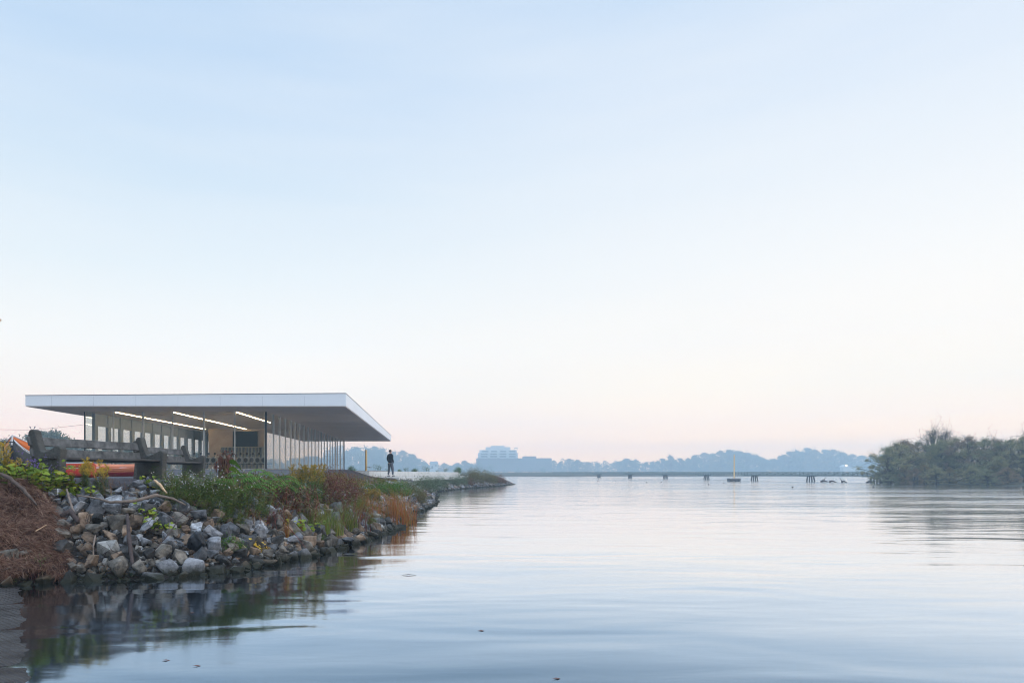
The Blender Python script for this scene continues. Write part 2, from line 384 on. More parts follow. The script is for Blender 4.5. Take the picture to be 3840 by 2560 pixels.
# keep the ground under the boat ramp and the pavilion clear
nx, ny = len(xs), len(ys)
verts = np.stack([gx.ravel(), gy.ravel(), gz.ravel()], 1)
idx = np.arange(nx * ny).reshape(ny, nx)
faces = np.stack([idx[:-1, :-1].ravel(), idx[:-1, 1:].ravel(), idx[1:, 1:].ravel(), idx[1:, :-1].ravel()], 1)
me = bpy.data.meshes.new('ground'); me.from_pydata(verts.tolist(), [], faces.tolist())
me.polygons.foreach_set('use_smooth', [True] * len(faces))
# what the ground is made of, place by place: asphalt, gravel, soil, grass
dd = sdf(gx.ravel(), gy.ravel()); X, Y = gx.ravel(), gy.ravel()
zone = np.zeros((len(X), 4)); zone[:, 3] = 1
soil = np.array([0.022, 0.018, 0.016]); grav = np.array([0.046, 0.041, 0.044]); asph = np.array([0.075, 0.075, 0.082]); mulch = np.array([0.042, 0.034, 0.036]); grass = np.array([0.055, 0.055, 0.04])
col = np.tile(soil, (len(X), 1))
w = npsm(1.9, 2.6, dd)[:, None]; col = col * (1 - w) + grav * w
w = (npsm(3.4, 4.2, dd) * npsm(18, 21, Y) * npsm(-3.8, -5.6, X))[:, None]; col = col * (1 - w) + asph * w
w = (npsm(-5.7, -4.9, X) * npsm(26, 30, Y) * (1 - npsm(84, 90, Y)))[:, None]; col = col * (1 - w) + mulch * w
w = ((Y > 95) | (X > 40) | (X < -30))[:, None].astype(float) ; col = col * (1 - w) + grass * w
zone[:, :3] = col
ca = me.color_attributes.new('ground_kind', 'FLOAT_COLOR', 'POINT'); ca.data.foreach_set('color', zone.ravel())
m, nt, b = new_mat('ground_surface')
at = nd(nt, 'ShaderNodeAttribute', attribute_name='ground_kind'); g = nd(nt, 'ShaderNodeNewGeometry')
n = nd(nt, 'ShaderNodeTexNoise', Scale=30.0, Detail=8.0, Roughness=0.75); nt.links.new(g.outputs['Position'], n.inputs['Vector'])
v = nd(nt, 'ShaderNodeTexVoronoi', Scale=28.0); nt.links.new(g.outputs['Position'], v.inputs['Vector'])
r = ramp(nt, [(0.3, (0.35, 0.35, 0.35, 1)), (0.7, (1.9, 1.9, 1.9, 1))]); nt.links.new(n.outputs['Fac'], r.inputs['Fac'])
mx = nd(nt, 'ShaderNodeMixRGB', blend_type='MULTIPLY'); mx.inputs[0].default_value = 1.0
nt.links.new(at.outputs['Color'], mx.inputs[1]); nt.links.new(r.outputs[0], mx.inputs[2]); nt.links.new(mx.outputs[0], b.inputs['Base Color'])
b.inputs['Roughness'].default_value = 0.9; b.inputs['Specular IOR Level'].default_value = 0.1
bp = nd(nt, 'ShaderNodeBump', Strength=0.8, Distance=0.02); nt.links.new(v.outputs['Distance'], bp.inputs['Height']); nt.links.new(bp.outputs['Normal'], b.inputs['Normal'])
me.materials.append(m)
ground = bpy.data.objects.new('ground', me); COL.objects.link(ground); tag(ground, 'gravel and soil bank rising from the lake to the dark asphalt', kind='structure')

# water
m, nt, b = new_mat('lake_water')
g = nd(nt, 'ShaderNodeNewGeometry')
def wnoise(sx, sy, scale, det, rough=0.5, rot=0.0):
    mp = nd(nt, 'ShaderNodeMapping'); mp.inputs['Scale'].default_value = (sx, sy, 1); mp.inputs['Rotation'].default_value = (0, 0, rot)
    nt.links.new(g.outputs['Position'], mp.inputs['Vector'])
    n = nd(nt, 'ShaderNodeTexNoise', Scale=scale, Detail=det, Roughness=rough, Distortion=0.4); nt.links.new(mp.outputs[0], n.inputs['Vector'])
    return n.outputs['Fac']
def mth(op, a, bb, c=None):
    x = nd(nt, 'ShaderNodeMath', operation=op)
    for i, q in enumerate([a, bb, c]):
        if q is None: continue
        if isinstance(q, (int, float)): x.inputs[i].default_value = q
        else: nt.links.new(q, x.inputs[i])
    return x.outputs[0]
sx = nd(nt, 'ShaderNodeSeparateXYZ'); nt.links.new(g.outputs['Position'], sx.inputs[0])
# breezy patch on the right and out in the lake, slack water by the bank
mrx = nd(nt, 'ShaderNodeMapRange', interpolation_type='SMOOTHSTEP'); mrx.inputs['From Min'].default_value = 0; mrx.inputs['From Max'].default_value = 45
nt.links.new(sx.outputs['X'], mrx.inputs['Value'])
mry = nd(nt, 'ShaderNodeMapRange', interpolation_type='SMOOTHSTEP'); mry.inputs['From Min'].default_value = 11; mry.inputs['From Max'].default_value = 40
nt.links.new(sx.outputs['Y'], mry.inputs['Value'])
patch = wnoise(0.03, 0.09, 1.0, 3)
pr = nd(nt, 'ShaderNodeMapRange'); pr.inputs['From Min'].default_value = 0.42; pr.inputs['From Max'].default_value = 0.62
nt.links.new(patch, pr.inputs['Value'])
wind = mth('MULTIPLY', mth('ADD', 0.05, mth('MULTIPLY', mrx.outputs[0], 2.9)), mth('MULTIPLY', mth('ADD', 0.12, mry.outputs[0]), mth('ADD', 0.35, pr.outputs[0])))
swell = mth('MULTIPLY', wnoise(0.28, 0.7, 1.0, 2, 0.5, 0.25), 0.030)
rip = mth('MULTIPLY', wnoise(0.7, 2.2, 1.3, 3, 0.55, -0.12), mth('MULTIPLY', mth('ADD', wind, 0.06), 0.026))
fine = mth('MULTIPLY', wnoise(0.16, 0.55, 1.0, 4, 0.6, 0.06), mth('MULTIPLY', mth('ADD', wind, 0.015), 0.085))
hgt_s = mth('ADD', swell, mth('ADD', rip, fine))
bp = nd(nt, 'ShaderNodeBump', Strength=1.0, Distance=1.0); nt.links.new(hgt_s, bp.inputs['Height'])
nt.nodes.remove(b)
df = nd(nt, 'ShaderNodeBsdfDiffuse', Color=(0.008, 0.011, 0.014, 1)); gl = nd(nt, 'ShaderNodeBsdfGlossy', Roughness=0.08)
fr = nd(nt, 'ShaderNodeFresnel', IOR=1.34); ms = nd(nt, 'ShaderNodeMixShader')
for q in (gl, fr): nt.links.new(bp.outputs['Normal'], q.inputs['Normal'])
rw = ramp(nt, [(0.02, (.02, .03, .04, 1)), (.16, (.24, .33, .43, 1)), (.25, (.44, .555, .69, 1)), (.36, (.68, .77, .875, 1)), (.50, (.92, .93, .955, 1)), (.78, (.98, .98, .98, 1)), (1, (1, 1, 1, 1))])
nt.links.new(fr.outputs[0], rw.inputs[0]); nt.links.new(rw.outputs[0], gl.inputs['Color']); ms.inputs[0].default_value = .97
nt.links.new(df.outputs[0], ms.inputs[1]); nt.links.new(gl.outputs[0], ms.inputs[2])
nt.links.new(ms.outputs[0], nt.nodes['Material Output'].inputs['Surface'])
MB().add([(-690, -290, 0), (690, -290, 0), (690, 890, 0), (-690, 890, 0)], [(0, 1, 2, 3)]).build('lake_water', m)
tag(COL.objects['lake_water'], 'calm grey-blue lake reflecting the pale sky', kind='structure')

# boat ramp at the lower left corner
A = Vector((*G0(75, 2205), 0)); B = Vector((*G0(97, 2560), 0)); d = (B - A).normalized(); nn = Vector((-abs(d.y), -abs(d.x), 0)).normalized()
m, nt, b = new_mat('ribbed_concrete')
g = nd(nt, 'ShaderNodeNewGeometry'); mp = nd(nt, 'ShaderNodeMapping'); mp.inputs['Rotation'].default_value = (0, 0, R(35)); nt.links.new(g.outputs['Position'], mp.inputs['Vector'])
wv = nd(nt, 'ShaderNodeTexWave', Scale=4.5, Distortion=1.5, Detail=3.0); wv.bands_direction = 'Y'; nt.links.new(mp.outputs[0], wv.inputs['Vector'])
n = nd(nt, 'ShaderNodeTexNoise', Scale=3.0, Detail=6.0); nt.links.new(g.outputs['Position'], n.inputs['Vector'])
r = ramp(nt, [(0.35, (0.016, 0.011, 0.009, 1)), (0.62, (0.048, 0.042, 0.040, 1))]); nt.links.new(n.outputs['Fac'], r.inputs['Fac'])
nt.links.new(r.outputs[0], b.inputs['Base Color']); b.inputs['Roughness'].default_value = 0.5; b.inputs['Specular IOR Level'].default_value = 0.2
bp = nd(nt, 'ShaderNodeBump', Strength=1.0, Distance=0.02); nt.links.new(wv.outputs['Fac'], bp.inputs['Height']); nt.links.new(bp.outputs['Normal'], b.inputs['Normal'])
rb = MB()
k = 7
for i in range(k):
    a0 = A + d * (-0.3 + i * 1.55); a1 = A + d * (-0.3 + i * 1.55 + 1.515)
    for j in range(3):
        q0, q1 = -1.2 + j * 2.0, -1.2 + j * 2.0 + 1.985
        N_ = 18; vs = []
        for lo in (0, 1):
            for ii_ in range(N_ + 1):
                for jj_ in range(N_ + 1):
                    p = a0.lerp(a1, ii_ / N_); q = q0 + (q1 - q0) * jj_ / N_; t = p + nn * q
                    vs.append(Vector((t.x, t.y, q * 0.09 + .005 * noise.noise(t * 2.5) + .006 * noise.noise(t * 12) - (.15 if lo else 0) - (.012 if ii_ in (0, N_) else 0))))
        W_ = N_ + 1; fs = [(a_ * W_ + b__, (a_ + 1) * W_ + b__, (a_ + 1) * W_ + b__ + 1, a_ * W_ + b__ + 1) for a_ in range(N_) for b__ in range(N_)]
        K_ = W_ * W_; rim = [a_ for a_ in range(N_)]
        fs += [(K_ + x[3], K_ + x[2], K_ + x[1], K_ + x[0]) for x in fs]
        for a_ in range(N_):
            for (u_, v_) in ((a_, a_ + 1), (N_ * W_ + a_ + 1, N_ * W_ + a_), ((a_ + 1) * W_, a_ * W_), (a_ * W_ + N_, (a_ + 1) * W_ + N_)): fs.append((u_, v_, K_ + v_, K_ + u_))
        rb.add(vs, fs)
o = rb.build('boat_ramp', m, fixn=True); tag(o, 'ribbed concrete boat ramp slipping under the water at the lower left', kind='structure')

# ------------------------------------------------------------------ rocks
random.seed(11)
def rock_mesh(name, seed, sub=True):
    rr = random.Random(seed); bm = bmesh.new()
    ax = (1.0, rr.uniform(0.7, 0.98), rr.uniform(0.6, 0.92))
    for i in range(rr.choice([9, 10, 12, 14])):
        v = Vector((rr.gauss(0, 1), rr.gauss(0, 1), rr.gauss(0, 1))).normalized()
        # boxy bias: broken quarry stone
        v = Vector([math.copysign(abs(c) ** 0.6, c) for c in v]); v.normalize()
        v = v * rr.uniform(0.85, 1.12)
        bm.verts.new((v.x * ax[0], v.y * ax[1], v.z * ax[2]))
    g = bmesh.ops.convex_hull(bm, input=bm.verts)
    bmesh.ops.delete(bm, geom=list({e for e in g['geom_interior'] + g['geom_unused'] if isinstance(e, bmesh.types.BMVert)}), context='VERTS')
    bmesh.ops.dissolve_limit(bm, angle_limit=R(14), verts=bm.verts, edges=bm.edges)
    if sub:
        bmesh.ops.bevel(bm, geom=list(bm.edges), offset=0.07, segments=1, affect='EDGES', profile=0.5, clamp_overlap=True)
        bmesh.ops.triangulate(bm, faces=bm.faces)
        bmesh.ops.subdivide_edges(bm, edges=bm.edges, cuts=1, use_grid_fill=True)
        for v in bm.verts:
            k = noise.noise(v.co * 2.3 + Vector((seed, 0, 0))) * 0.10 + noise.noise(v.co * 6 + Vector((0, seed, 0))) * 0.035
            v.co *= 1 + k
    me = bpy.data.meshes.new(name); bm.to_mesh(me); bm.free()
    return me
hero = [rock_mesh('rock', 100 + i) for i in range(28)]
for h_ in hero: h_.materials.append(ROCK['mid-grey'])
lowm = [rock_mesh('rubble_rock', 300 + i, False) for i in range(24)]
lowd = [(np.array([v.co[:] for v in m_.vertices]), [tuple(p.vertices) for p in m_.polygons]) for m_ in lowm]
STRAW = lambda px, py: px < 285 and 1862 < py < 2185 and py > 1850 + (px - 200) * 1.3
# candidate stones over the bank, kept apart from each other
cand = []
cells = {}
def try_rock(x, y, r, k=0.60):
    cx, cy = int(x / 0.5), int(y / 0.5)
    for i in (-1, 0, 1):
        for j in (-1, 0, 1):
            for (a, b_, c) in cells.get((cx + i, cy + j), ()):
                if (a - x) ** 2 + (b_ - y) ** 2 < (k * (c + r)) ** 2: return False
    cells.setdefault((cx, cy), []).append((x, y, r)); return True
rr = random.Random(5)
pts = []
for _ in range(60000):
    y = rr.uniform(9.2, 24) if rr.random() < 0.75 else rr.uniform(24, 33)
    x = rr.uniform(-7.2, 0.2); pts.append((x, y))
pa = np.array(pts); ds = sdf(pa[:, 0], pa[:, 1]); hz = height(pa[:, 0], pa[:, 1])
sel = []
order = list(range(len(pts)))
for rmin, rmax, lim in ((0.15, 0.215, 5000), (0.12, 0.165, 14000), (0.105, 0.15, 24000), (0.07, 0.105, 60000)):
    for i in order[:lim]:
        d_ = ds[i]
        x, y = pts[i]; px, py = topx((x, y, hz[i]))
        dmax = 2.25 if px < 1000 else 1.9
        if y > 20: dmax = 1.7
        if d_ < -0.12 or d_ > dmax + 0.25 * noise.noise(Vector((x * 1.3, y * 1.3, 0))): continue
        if px < -60: continue
        r_ = rr.uniform(rmin, rmax)
        if d_ > 1.6 and r_ > 0.15: continue
        if STRAW(px, py) and rr.random() < 0.86: continue
        if try_rock(x, y, r_): sel.append((x, y, r_, hz[i], px, py, d_))
sel.sort(key=lambda s: -s[2] / s[1])
NH = 296
heroes, rest = sel[:NH], sel[NH:]
LM = [(300, 'beside the brown straw heap'), (470, 'below the nearer bench'), (570, 'near the upright rotten post'), (705, 'below the long fallen branch'), (800, 'around the black plastic bag'),
      (960, 'around the small green mound'), (1110, 'below the fern-like sumac'), (1260, 'beside the red-bladed grass clump'), (1390, 'under the bare red twigs'), (1480, 'among the orange reeds'), (9999, 'past the orange reeds')]
ROWS = [(0.16, 'at the waterline'), (0.5, 'just above the waterline'), (0.95, 'halfway up the bank'), (9, 'high on the bank')]
lab = {}
hl = []
for (x, y, r_, z, px, py, d_) in heroes:
    q = rr.random()
    if px < 480 and d_ < 1.3: kind = 'mid-grey' if q < .55 else 'tan' if q < .72 else 'dark' if q < .9 else 'pale-grey'
    elif d_ < 0.5: kind = 'dark' if q < .3 else 'mid-grey' if q < .55 else 'tan' if q < .78 else 'blue-grey'
    else: kind = 'blue-grey' if q < .42 else 'white-veined' if q < .6 else 'mid-grey' if q < .75 else 'tan' if q < .88 else 'pale-grey' if q < .94 else 'dark'
    size = 'large' if r_ > 0.165 else 'mid-sized' if r_ > 0.13 else 'small'
    row = next(t for a, t in ROWS if z < a); lm = next(t for a, t in LM if px < a)
    s = '%s %s rock %s %s' % (size, kind, row, lm)
    lab.setdefault(s, []).append(px); hl.append((s, kind))
ORD = ['first', 'second', 'third', 'fourth', 'fifth', 'sixth', 'seventh', 'eighth', 'ninth', 'tenth', 'eleventh', 'twelfth']
for (x, y, r_, z, px, py, d_), (s, kind) in zip(heroes, hl):
    o = bpy.data.objects.new('rock', rr.choice(hero)); COL.objects.link(o)
    o.location = (x, y, z + r_ * rr.uniform(0.25, 0.60)); o.rotation_euler = (rr.gauss(0, 0.5), rr.gauss(0, 0.5) , rr.uniform(0, 6.28)); o.scale = (r_ * rr.uniform(0.95, 1.2),) * 3
    o.material_slots[0].link = 'OBJECT'; o.material_slots[0].material = ROCK[kind]
    l = sorted(lab[s])
    if len(l) > 1: s = s + ', ' + ORD[min(l.index(px), 11)] + ' from left'
    tag(o, s, 'rock', 'loose quarry rocks of the bank')
# everything smaller, plus the far breakwater, as one mass
KN = list(ROCK.keys())
fill = [(x, y, r_, z + r_ * 0.2) for (x, y, r_, z, *_r) in rest]
pf = []
for _ in range(30000):
    y = rr.uniform(9.2, 34); x = rr.uniform(-7.2, 0.6); pf.append((x, y, 0.1))
for _ in range(26000):
    y = rr.uniform(30, 88); x = rr.uniform(-4.5, 12); pf.append((x, y, 0.2))
pa = np.array(pf); ds = sdf(pa[:, 0], pa[:, 1]); hz = height(pa[:, 0], pa[:, 1])
for (x, y, s_), d_, z in zip(pf, ds, hz):
    if s_ < 0.15:
        if -0.2 < d_ < 2.2 and not (STRAW(*topx((x, y, z)))): fill.append((x, y, rr.uniform(0.045, 0.10), z))
    else:
        if -0.35 < d_ < 1.9: fill.append((x, y, rr.uniform(0.10, 0.24), z + 0.05))
rub = MB(); rv = []; rf = []; rmi = []; off = 0
for (x, y, r_, z) in fill:
    vv, ff = lowd[rr.randrange(len(lowd))]
    Mx = np.array((Matrix.Rotation(rr.uniform(0, 6.28), 3, 'Z') @ Matrix.Rotation(rr.gauss(0, 0.6), 3, 'X')))
    rv.append(vv @ Mx.T * r_ + np.array([x, y, z])); mi = rr.choice((0, 0, 1, 1, 2, 3, 3, 4, 5))
    for f in ff: rf.append(tuple(i + off for i in f)); rmi.append(mi)
    off += len(vv)
me = bpy.data.meshes.new('rock_rubble'); me.from_pydata(np.concatenate(rv).tolist(), [], rf)
for k in KN: me.materials.append(ROCK[k])
me.polygons.foreach_set('material_index', rmi)
o = bpy.data.objects.new('rock_rubble', me); COL.objects.link(o); tag(o, 'smaller angular grey rubble filling the bank and the distant breakwater', kind='stuff')

# ------------------------------------------------------------------ straw heap
rr = random.Random(9)
st = MB()
k = 0
while k < 30000:
    px = rr.uniform(-60, 300); py = rr.uniform(1835, 2190)
    if py < 1850 + (px - 160) * 1.25: continue
    if px > 262 + 14 * math.sin(py * 0.06): continue
    h_ = hit(px, py, 8.8, 15.0) if False else None
    k += 1
    st.f.append((px, py))
raw = st.f; st = MB()
def heap(x, y, e):
    n1 = noise.noise(Vector((x * 1.6, y * 1.6, 3))); n2 = noise.noise(Vector((x * 4.5, y * 4.5, 7))); n3 = noise.noise(Vector((x * 11, y * 11, 1)))
    return e * max(0.02, .16 + .20 * n1 + .11 * n2 + .05 * n3)
# sample terrain in bulk
Ys = np.linspace(9.0, 14.5, 160)
pp = np.array(raw); XX = (pp[:, :1] - VX) / F * Ys[None, :]; ZZ = H - (pp[:, 1:] - VY) / F * Ys[None, :]
gxx = np.arange(-10, -3.5, 0.05); gyy = np.arange(9, 14.6, 0.05); GX, GY = np.meshgrid(gxx, gyy); HG = height(GX.ravel(), GY.ravel()).reshape(GX.shape)
def hfast(x, y):
    i = np.clip(((x + 10) / 0.05).astype(int), 0, len(gxx) - 1); j = np.clip(((y - 9) / 0.05).astype(int), 0, len(gyy) - 1); return HG[j, i]
ok = (hfast(XX, np.broadcast_to(Ys, XX.shape)) > ZZ); ii = ok.argmax(1)
for (q, i, (px, py)) in zip(range(len(raw)), ii, raw):
    x, y = XX[q, i], Ys[i]; z = float(hfast(np.array([x]), np.array([y]))[0])
    edge = min(1, max(0, (270 - px) / 70)) * min(1, max(0, (py - 1850 - (px - 160) * 1.25) / 60))
    bump = heap(x, y, edge) + 0.02
    if noise.noise(Vector((px * .021, py * .021, 9))) > .30 + .5 * edge: continue
    c = Vector((x, y - bump * 0.5, z + bump + rr.uniform(-.02, .025)))
    a = noise.noise(Vector((x * 1.7, y * 1.7, z * 1.7))) * 4 + rr.gauss(0, 0.9)
    dr = Vector((math.cos(a), -0.35 + 0.5 * math.sin(a), -0.35 + rr.gauss(0, 0.5))).normalized()
    st.leaf(c, dr, Vector((rr.gauss(0, .5), -0.6, 0.8)), rr.uniform(0.04, 0.17) * (1.5 if rr.random() < .1 else 1), rr.uniform(0.003, 0.010), 0.0)
o = st.build('dry_straw', M['straw']); tag(o, 'matted heap of brown washed-up straw on the left bank', kind='stuff')
# the packed core of the heap
cb = MB(); cols_ = []
for i in range(92):
    for j in range(92):
        px = -70 + i * 4.0; py = 1840 + j * 3.9
        e0 = min(1, max(0, (275 - px) / 70)) * min(1, max(0, (py - 1850 - (px - 160) * 1.25) / 60))
        Yr = (px - VX) / F * Ys; Zr = H - (py - VY) / F * Ys
        kk = (hfast(Yr, Ys) > Zr).argmax(); x, y = Yr[kk], Ys[kk]; z = float(hfast(np.array([x]), np.array([y]))[0])
        b_ = heap(x, y, e0) - 0.03 + (.04 * min(1, e0 * 3) - .05)
        cb.v.append(Vector((x, y - b_ * 0.4, z + b_)))
for i in range(91):
    for j in range(91): cb.f.append((i * 92 + j, (i + 1) * 92 + j, (i + 1) * 92 + j + 1, i * 92 + j + 1)); cb.mi.append(0)
M['strawcore'] = mat('packed_straw', (0.040, 0.020, 0.014), 0.95, 0.4, 12, bump=0.03, bscale=40)
core = cb.build('packed_straw', M['strawcore'], o, smooth=True)

# ------------------------------------------------------------------ plants
def rv(rr, s=1.0): return Vector((rr.gauss(0, s), rr.gauss(0, s), rr.gauss(0, s)))
def stem_path(rr, base, h, lean, n=6, curve=0.25):
    a = rr.uniform(0, 6.28); d = Vector((math.cos(a), math.sin(a), 0)); pts = []
    b2 = rv(rr, curve * 0.15 * h); b2.z = 0
    for i in range(n + 1):
        t = i / n; pts.append(base + d * (lean * h * t * (0.5 + 0.5 * t)) + b2 * (t * t) + Vector((0, 0, h * t)))
    return pts
def along(pts, t):
    k = t * (len(pts) - 1); i = min(int(k), len(pts) - 2); f = k - i; return pts[i].lerp(pts[i + 1], f)
def finish(name, parts):
    root = thing(name, '-', 'plant')
    for pn, mb, mt in parts:
        if mb.f: mb.build(pn, mt, root)
    CHK.append(root); root.location = (0, -50, -50)
    return root
CHK = []
def goldenrod(seed, h=0.8, spread=0.3, ns=12, fl='goldfl', lf='dgreen', gold=1.0):
    rr = random.Random(seed); s, l, f = MB(), MB(), MB()
    for _ in range(ns):
        b = Vector((rr.gauss(0, spread * 0.35), rr.gauss(0, spread * 0.35), 0)); hh = h * rr.uniform(0.6, 1.0)
        p = stem_path(rr, b, hh, rr.uniform(0.05, 0.35)); s.tube(p, [0.005] * 5 + [0.003, 0.0015], 3, False)
        for k in range(46):
            t = rr.uniform(0.12, 0.85); c = along(p, t); a = rr.uniform(0, 6.28)
            l.leaf(c, Vector((math.cos(a), math.sin(a), rr.uniform(-0.3, 0.6))).normalized(), Vector((0, 0, 1)), rr.uniform(0.05, 0.10) * (1.2 - t * 0.5), rr.uniform(0.012, 0.02))
        for br in range(int(9 * gold)):
            t = rr.uniform(0.72, 1.0); c = along(p, t); a = rr.uniform(0, 6.28); L = (1.08 - t) * 0.45 + 0.04
            e = c + Vector((math.cos(a) * L * 0.6, math.sin(a) * L * 0.6, L * 0.45))
            s.tube([c, e], [0.002, 0.001], 3, False)
            for q in range(18):
                u = rr.uniform(0.1, 1); cc = c.lerp(e, u) + rv(rr, 0.008)
                f.leaf(cc, rv(rr).normalized(), rv(rr).normalized(), rr.uniform(0.012, 0.024), rr.uniform(0.010, 0.016))
    return finish('goldenrod', [('stem', s, M['stem']), ('leaves', l, M[lf]), ('flowers', f, M[fl])])
def aster(seed, h=0.6, spread=0.4, ns=26, fl='whitefl', lf='dgreen', nfl=7, name='aster', leafn=48):
    rr = random.Random(seed); s, l, f = MB(), MB(), MB()
    for _ in range(ns):
        b = Vector((rr.gauss(0, spread * 0.4), rr.gauss(0, spread * 0.4), 0)); hh = h * rr.uniform(0.45, 1.0)
        p = stem_path(rr, b, hh, rr.uniform(0.2, 0.7)); s.tube(p, [0.004] * 5 + [0.002, 0.001], 3, False)
        for k in range(leafn):
            t = rr.uniform(0.1, 1.0); c = along(p, t) + rv(rr, 0.03); a = rr.uniform(0, 6.28)
            l.leaf(c, Vector((math.cos(a), math.sin(a), rr.uniform(-0.4, 0.7))).normalized(), Vector((0, 0, 1)), rr.uniform(0.03, 0.07), rr.uniform(0.010, 0.018))
        for q in range(nfl):
            c = along(p, rr.uniform(0.6, 1)) + rv(rr, 0.05)
            for z in range(2): f.leaf(c, rv(rr).normalized(), Vector((0, -0.5, 1)), 0.020, 0.018)
    return finish(name, [('stem', s, M['stem']), ('leaves', l, M[lf]), ('flowers', f, M[fl])])
def heart(mb, c, d, up, s):
    side = d.cross(up); side = side.normalized() if side.length > 1e-6 else d.orthogonal().normalized(); nr = side.cross(d)
    pr = [(0, 0), (-0.12, 0.22), (0.05, 0.5), (0.4, 0.52), (0.55, 0.3), (0.75, 0.33), (1.0, 0), (0.75, -0.33), (0.55, -0.3), (0.4, -0.52), (0.05, -0.5), (-0.12, -0.22)]
    vs = [c + d * (a * s) + side * (b * s) - nr * (0.18 * s * abs(b) + 0.1 * s * a * a) for a, b in pr]
    mb.add(vs, [tuple(range(12))])
def vine(seed, h=0.35, spread=0.45, n=170, size=0.075, lf='lime', name='grape_vine'):
    rr = random.Random(seed); s, l = MB(), MB()
    for _ in range(9):
        p = stem_path(rr, Vector((rr.gauss(0, spread * .3), rr.gauss(0, spread * .3), 0)), h * rr.uniform(.5, 1), rr.uniform(0.3, 1.3)); s.tube(p, 0.004, 3, False)
        for k in range(n // 9):
            c = along(p, rr.uniform(0.1, 1)) + rv(rr, 0.05); c.z = max(0.02, c.z)
            heart(l, c, Vector((rr.gauss(0, .6), rr.gauss(-.4, .5), rr.gauss(-.25, .3))).normalized(), Vector((rr.gauss(0, .35), rr.gauss(-.45, .3), 1)).normalized(), size * rr.uniform(0.6, 1.25))
    return finish(name, [('stem', s, M['brownstem']), ('leaves', l, M[lf])])
def sumac(seed, h=0.45, nf=15, name='sumac'):
    rr = random.Random(seed); s, l = MB(), MB()
    for _ in range(nf):
        a = rr.uniform(0, 6.28); L = rr.uniform(0.35, 0.6); d = Vector((math.cos(a), math.sin(a), 0)); b = Vector((rr.gauss(0, .06), rr.gauss(0, .06), h * rr.uniform(0.25, 0.9)))
        pts = [b + d * (L * t) + Vector((0, 0, L * (0.75 * t - 0.85 * t * t))) for t in [i / 7 for i in range(8)]]
        s.tube([Vector((0, 0, 0)), b * 0.6, b], 0.005, 3, False); s.tube(pts, 0.003, 3, False)
        for k in range(15):
            t = 0.12 + 0.88 * k / 14; c = along(pts, t)
            for sg in (-1, 1):
                sd = d.cross(Vector((0, 0, 1))) * sg
                l.leaf(c, (sd * 0.85 + d * 0.35 + Vector((0, 0, -0.35 + rr.gauss(0, .1)))).normalized(), Vector((0, 0, 1)), L * 0.22 * (1.1 - 0.55 * t), 0.022)
    return finish(name, [('stem', s, M['brownstem']), ('fronds', l, M['frond'])])
def wilted(seed, h=0.75):
    rr = random.Random(seed); s, l, g_ = MB(), MB(), MB()
    for _ in range(6):
        p = stem_path(rr, Vector((rr.gauss(0, .05), rr.gauss(0, .05), 0)), h * rr.uniform(.75, 1), rr.uniform(0.03, 0.22)); s.tube(p, [0.012] * 4 + [0.007, 0.005, 0.003], 4, False)
        for k in range(9):
            c = along(p, rr.uniform(.3, .98)); a = rr.uniform(0, 6.28); d = Vector((math.cos(a), math.sin(a), 0)); L = rr.uniform(0.14, 0.32); W = rr.uniform(.03, .075)
            up0 = None; pts = [c + d * (0.10 * math.sin(t * 2.2)) + Vector((0, 0, 0.05 * math.sin(t * 3) - L * t * t)) + rv(rr, 0.008) for t in [i / 5 for i in range(6)]]
            sd = d.cross(Vector((0, 0, 1))); o_ = []
            for i, q in enumerate(pts):
                w_ = W * math.sin(math.pi * (0.12 + 0.83 * i / 5)) / 2; tw = rr.gauss(0, 0.6); s2 = (sd * math.cos(tw) + d * math.sin(tw)); o_ += [q + s2 * w_, q - s2 * w_]
            l.add(o_, [(2 * i, 2 * i + 1, 2 * i + 3, 2 * i + 2) for i in range(5)])
        for k in range(6):
            l.leaf(along(p, 1.0) + rv(rr, .02), rv(rr).normalized(), rv(rr).normalized(), .05, .03)
    for (a, z0) in ((0.0, 0.50), (0.6, 0.36)):
        d = Vector((math.cos(a), math.sin(a) * 0.4, 0)).normalized(); L = 0.27; o_ = []
        pts = [Vector((0, 0, z0 * h / .75)) + d * (0.10 + L * t) + Vector((0, 0, 0.12 * t - 0.30 * t * t)) for t in [i / 6 for i in range(7)]]
        for i, q in enumerate(pts):
            w_ = 0.055 * math.sin(math.pi * (0.1 + 0.88 * i / 6)); o_ += [q + Vector((0, -w_ * 0.5, w_)), q + Vector((0, w_ * .5, -w_))]
        g_.add(o_, [(2 * i, 2 * i + 1, 2 * i + 3, 2 * i + 2) for i in range(6)])
    return finish('wilted_canna', [('stem', s, M['brownstem']), ('dead_leaves', l, M['deadleaf']), ('green_leaves', g_, M['green'])])
def shrub(seed, h=0.6, w=0.6, n=3400, lf='redleaf', ls=0.035, name='shrub'):
    rr = random.Random(seed); s, l = MB(), MB(); cl = []
    for _ in range(34):
        a = rr.uniform(0, 6.28); q = rr.uniform(0.1, 1) ** .6; zz = rr.uniform(0.15, 1) * (1 - 0.45 * q * q)
        c = Vector((math.cos(a) * q * w * .45, math.sin(a) * q * w * .45, zz * h)); cl.append(c)
        s.tube([Vector((0, 0, 0)), c * 0.5 + Vector((0, 0, .04)), c], [0.009, 0.005, 0.002], 3, False)
    for k in range(n):
        c = rr.choice(cl) + rv(rr, 0.065 * w / .6 + .01); c.z = max(0.01, c.z)
        l.leaf(c, rv(rr).normalized(), Vector((rr.gauss(0, .5), rr.gauss(0, .5), 1)), ls * rr.uniform(.7, 1.4), ls * .45)
    return finish(name, [('stem', s, M['brownstem']), ('leaves', l, M[lf])])
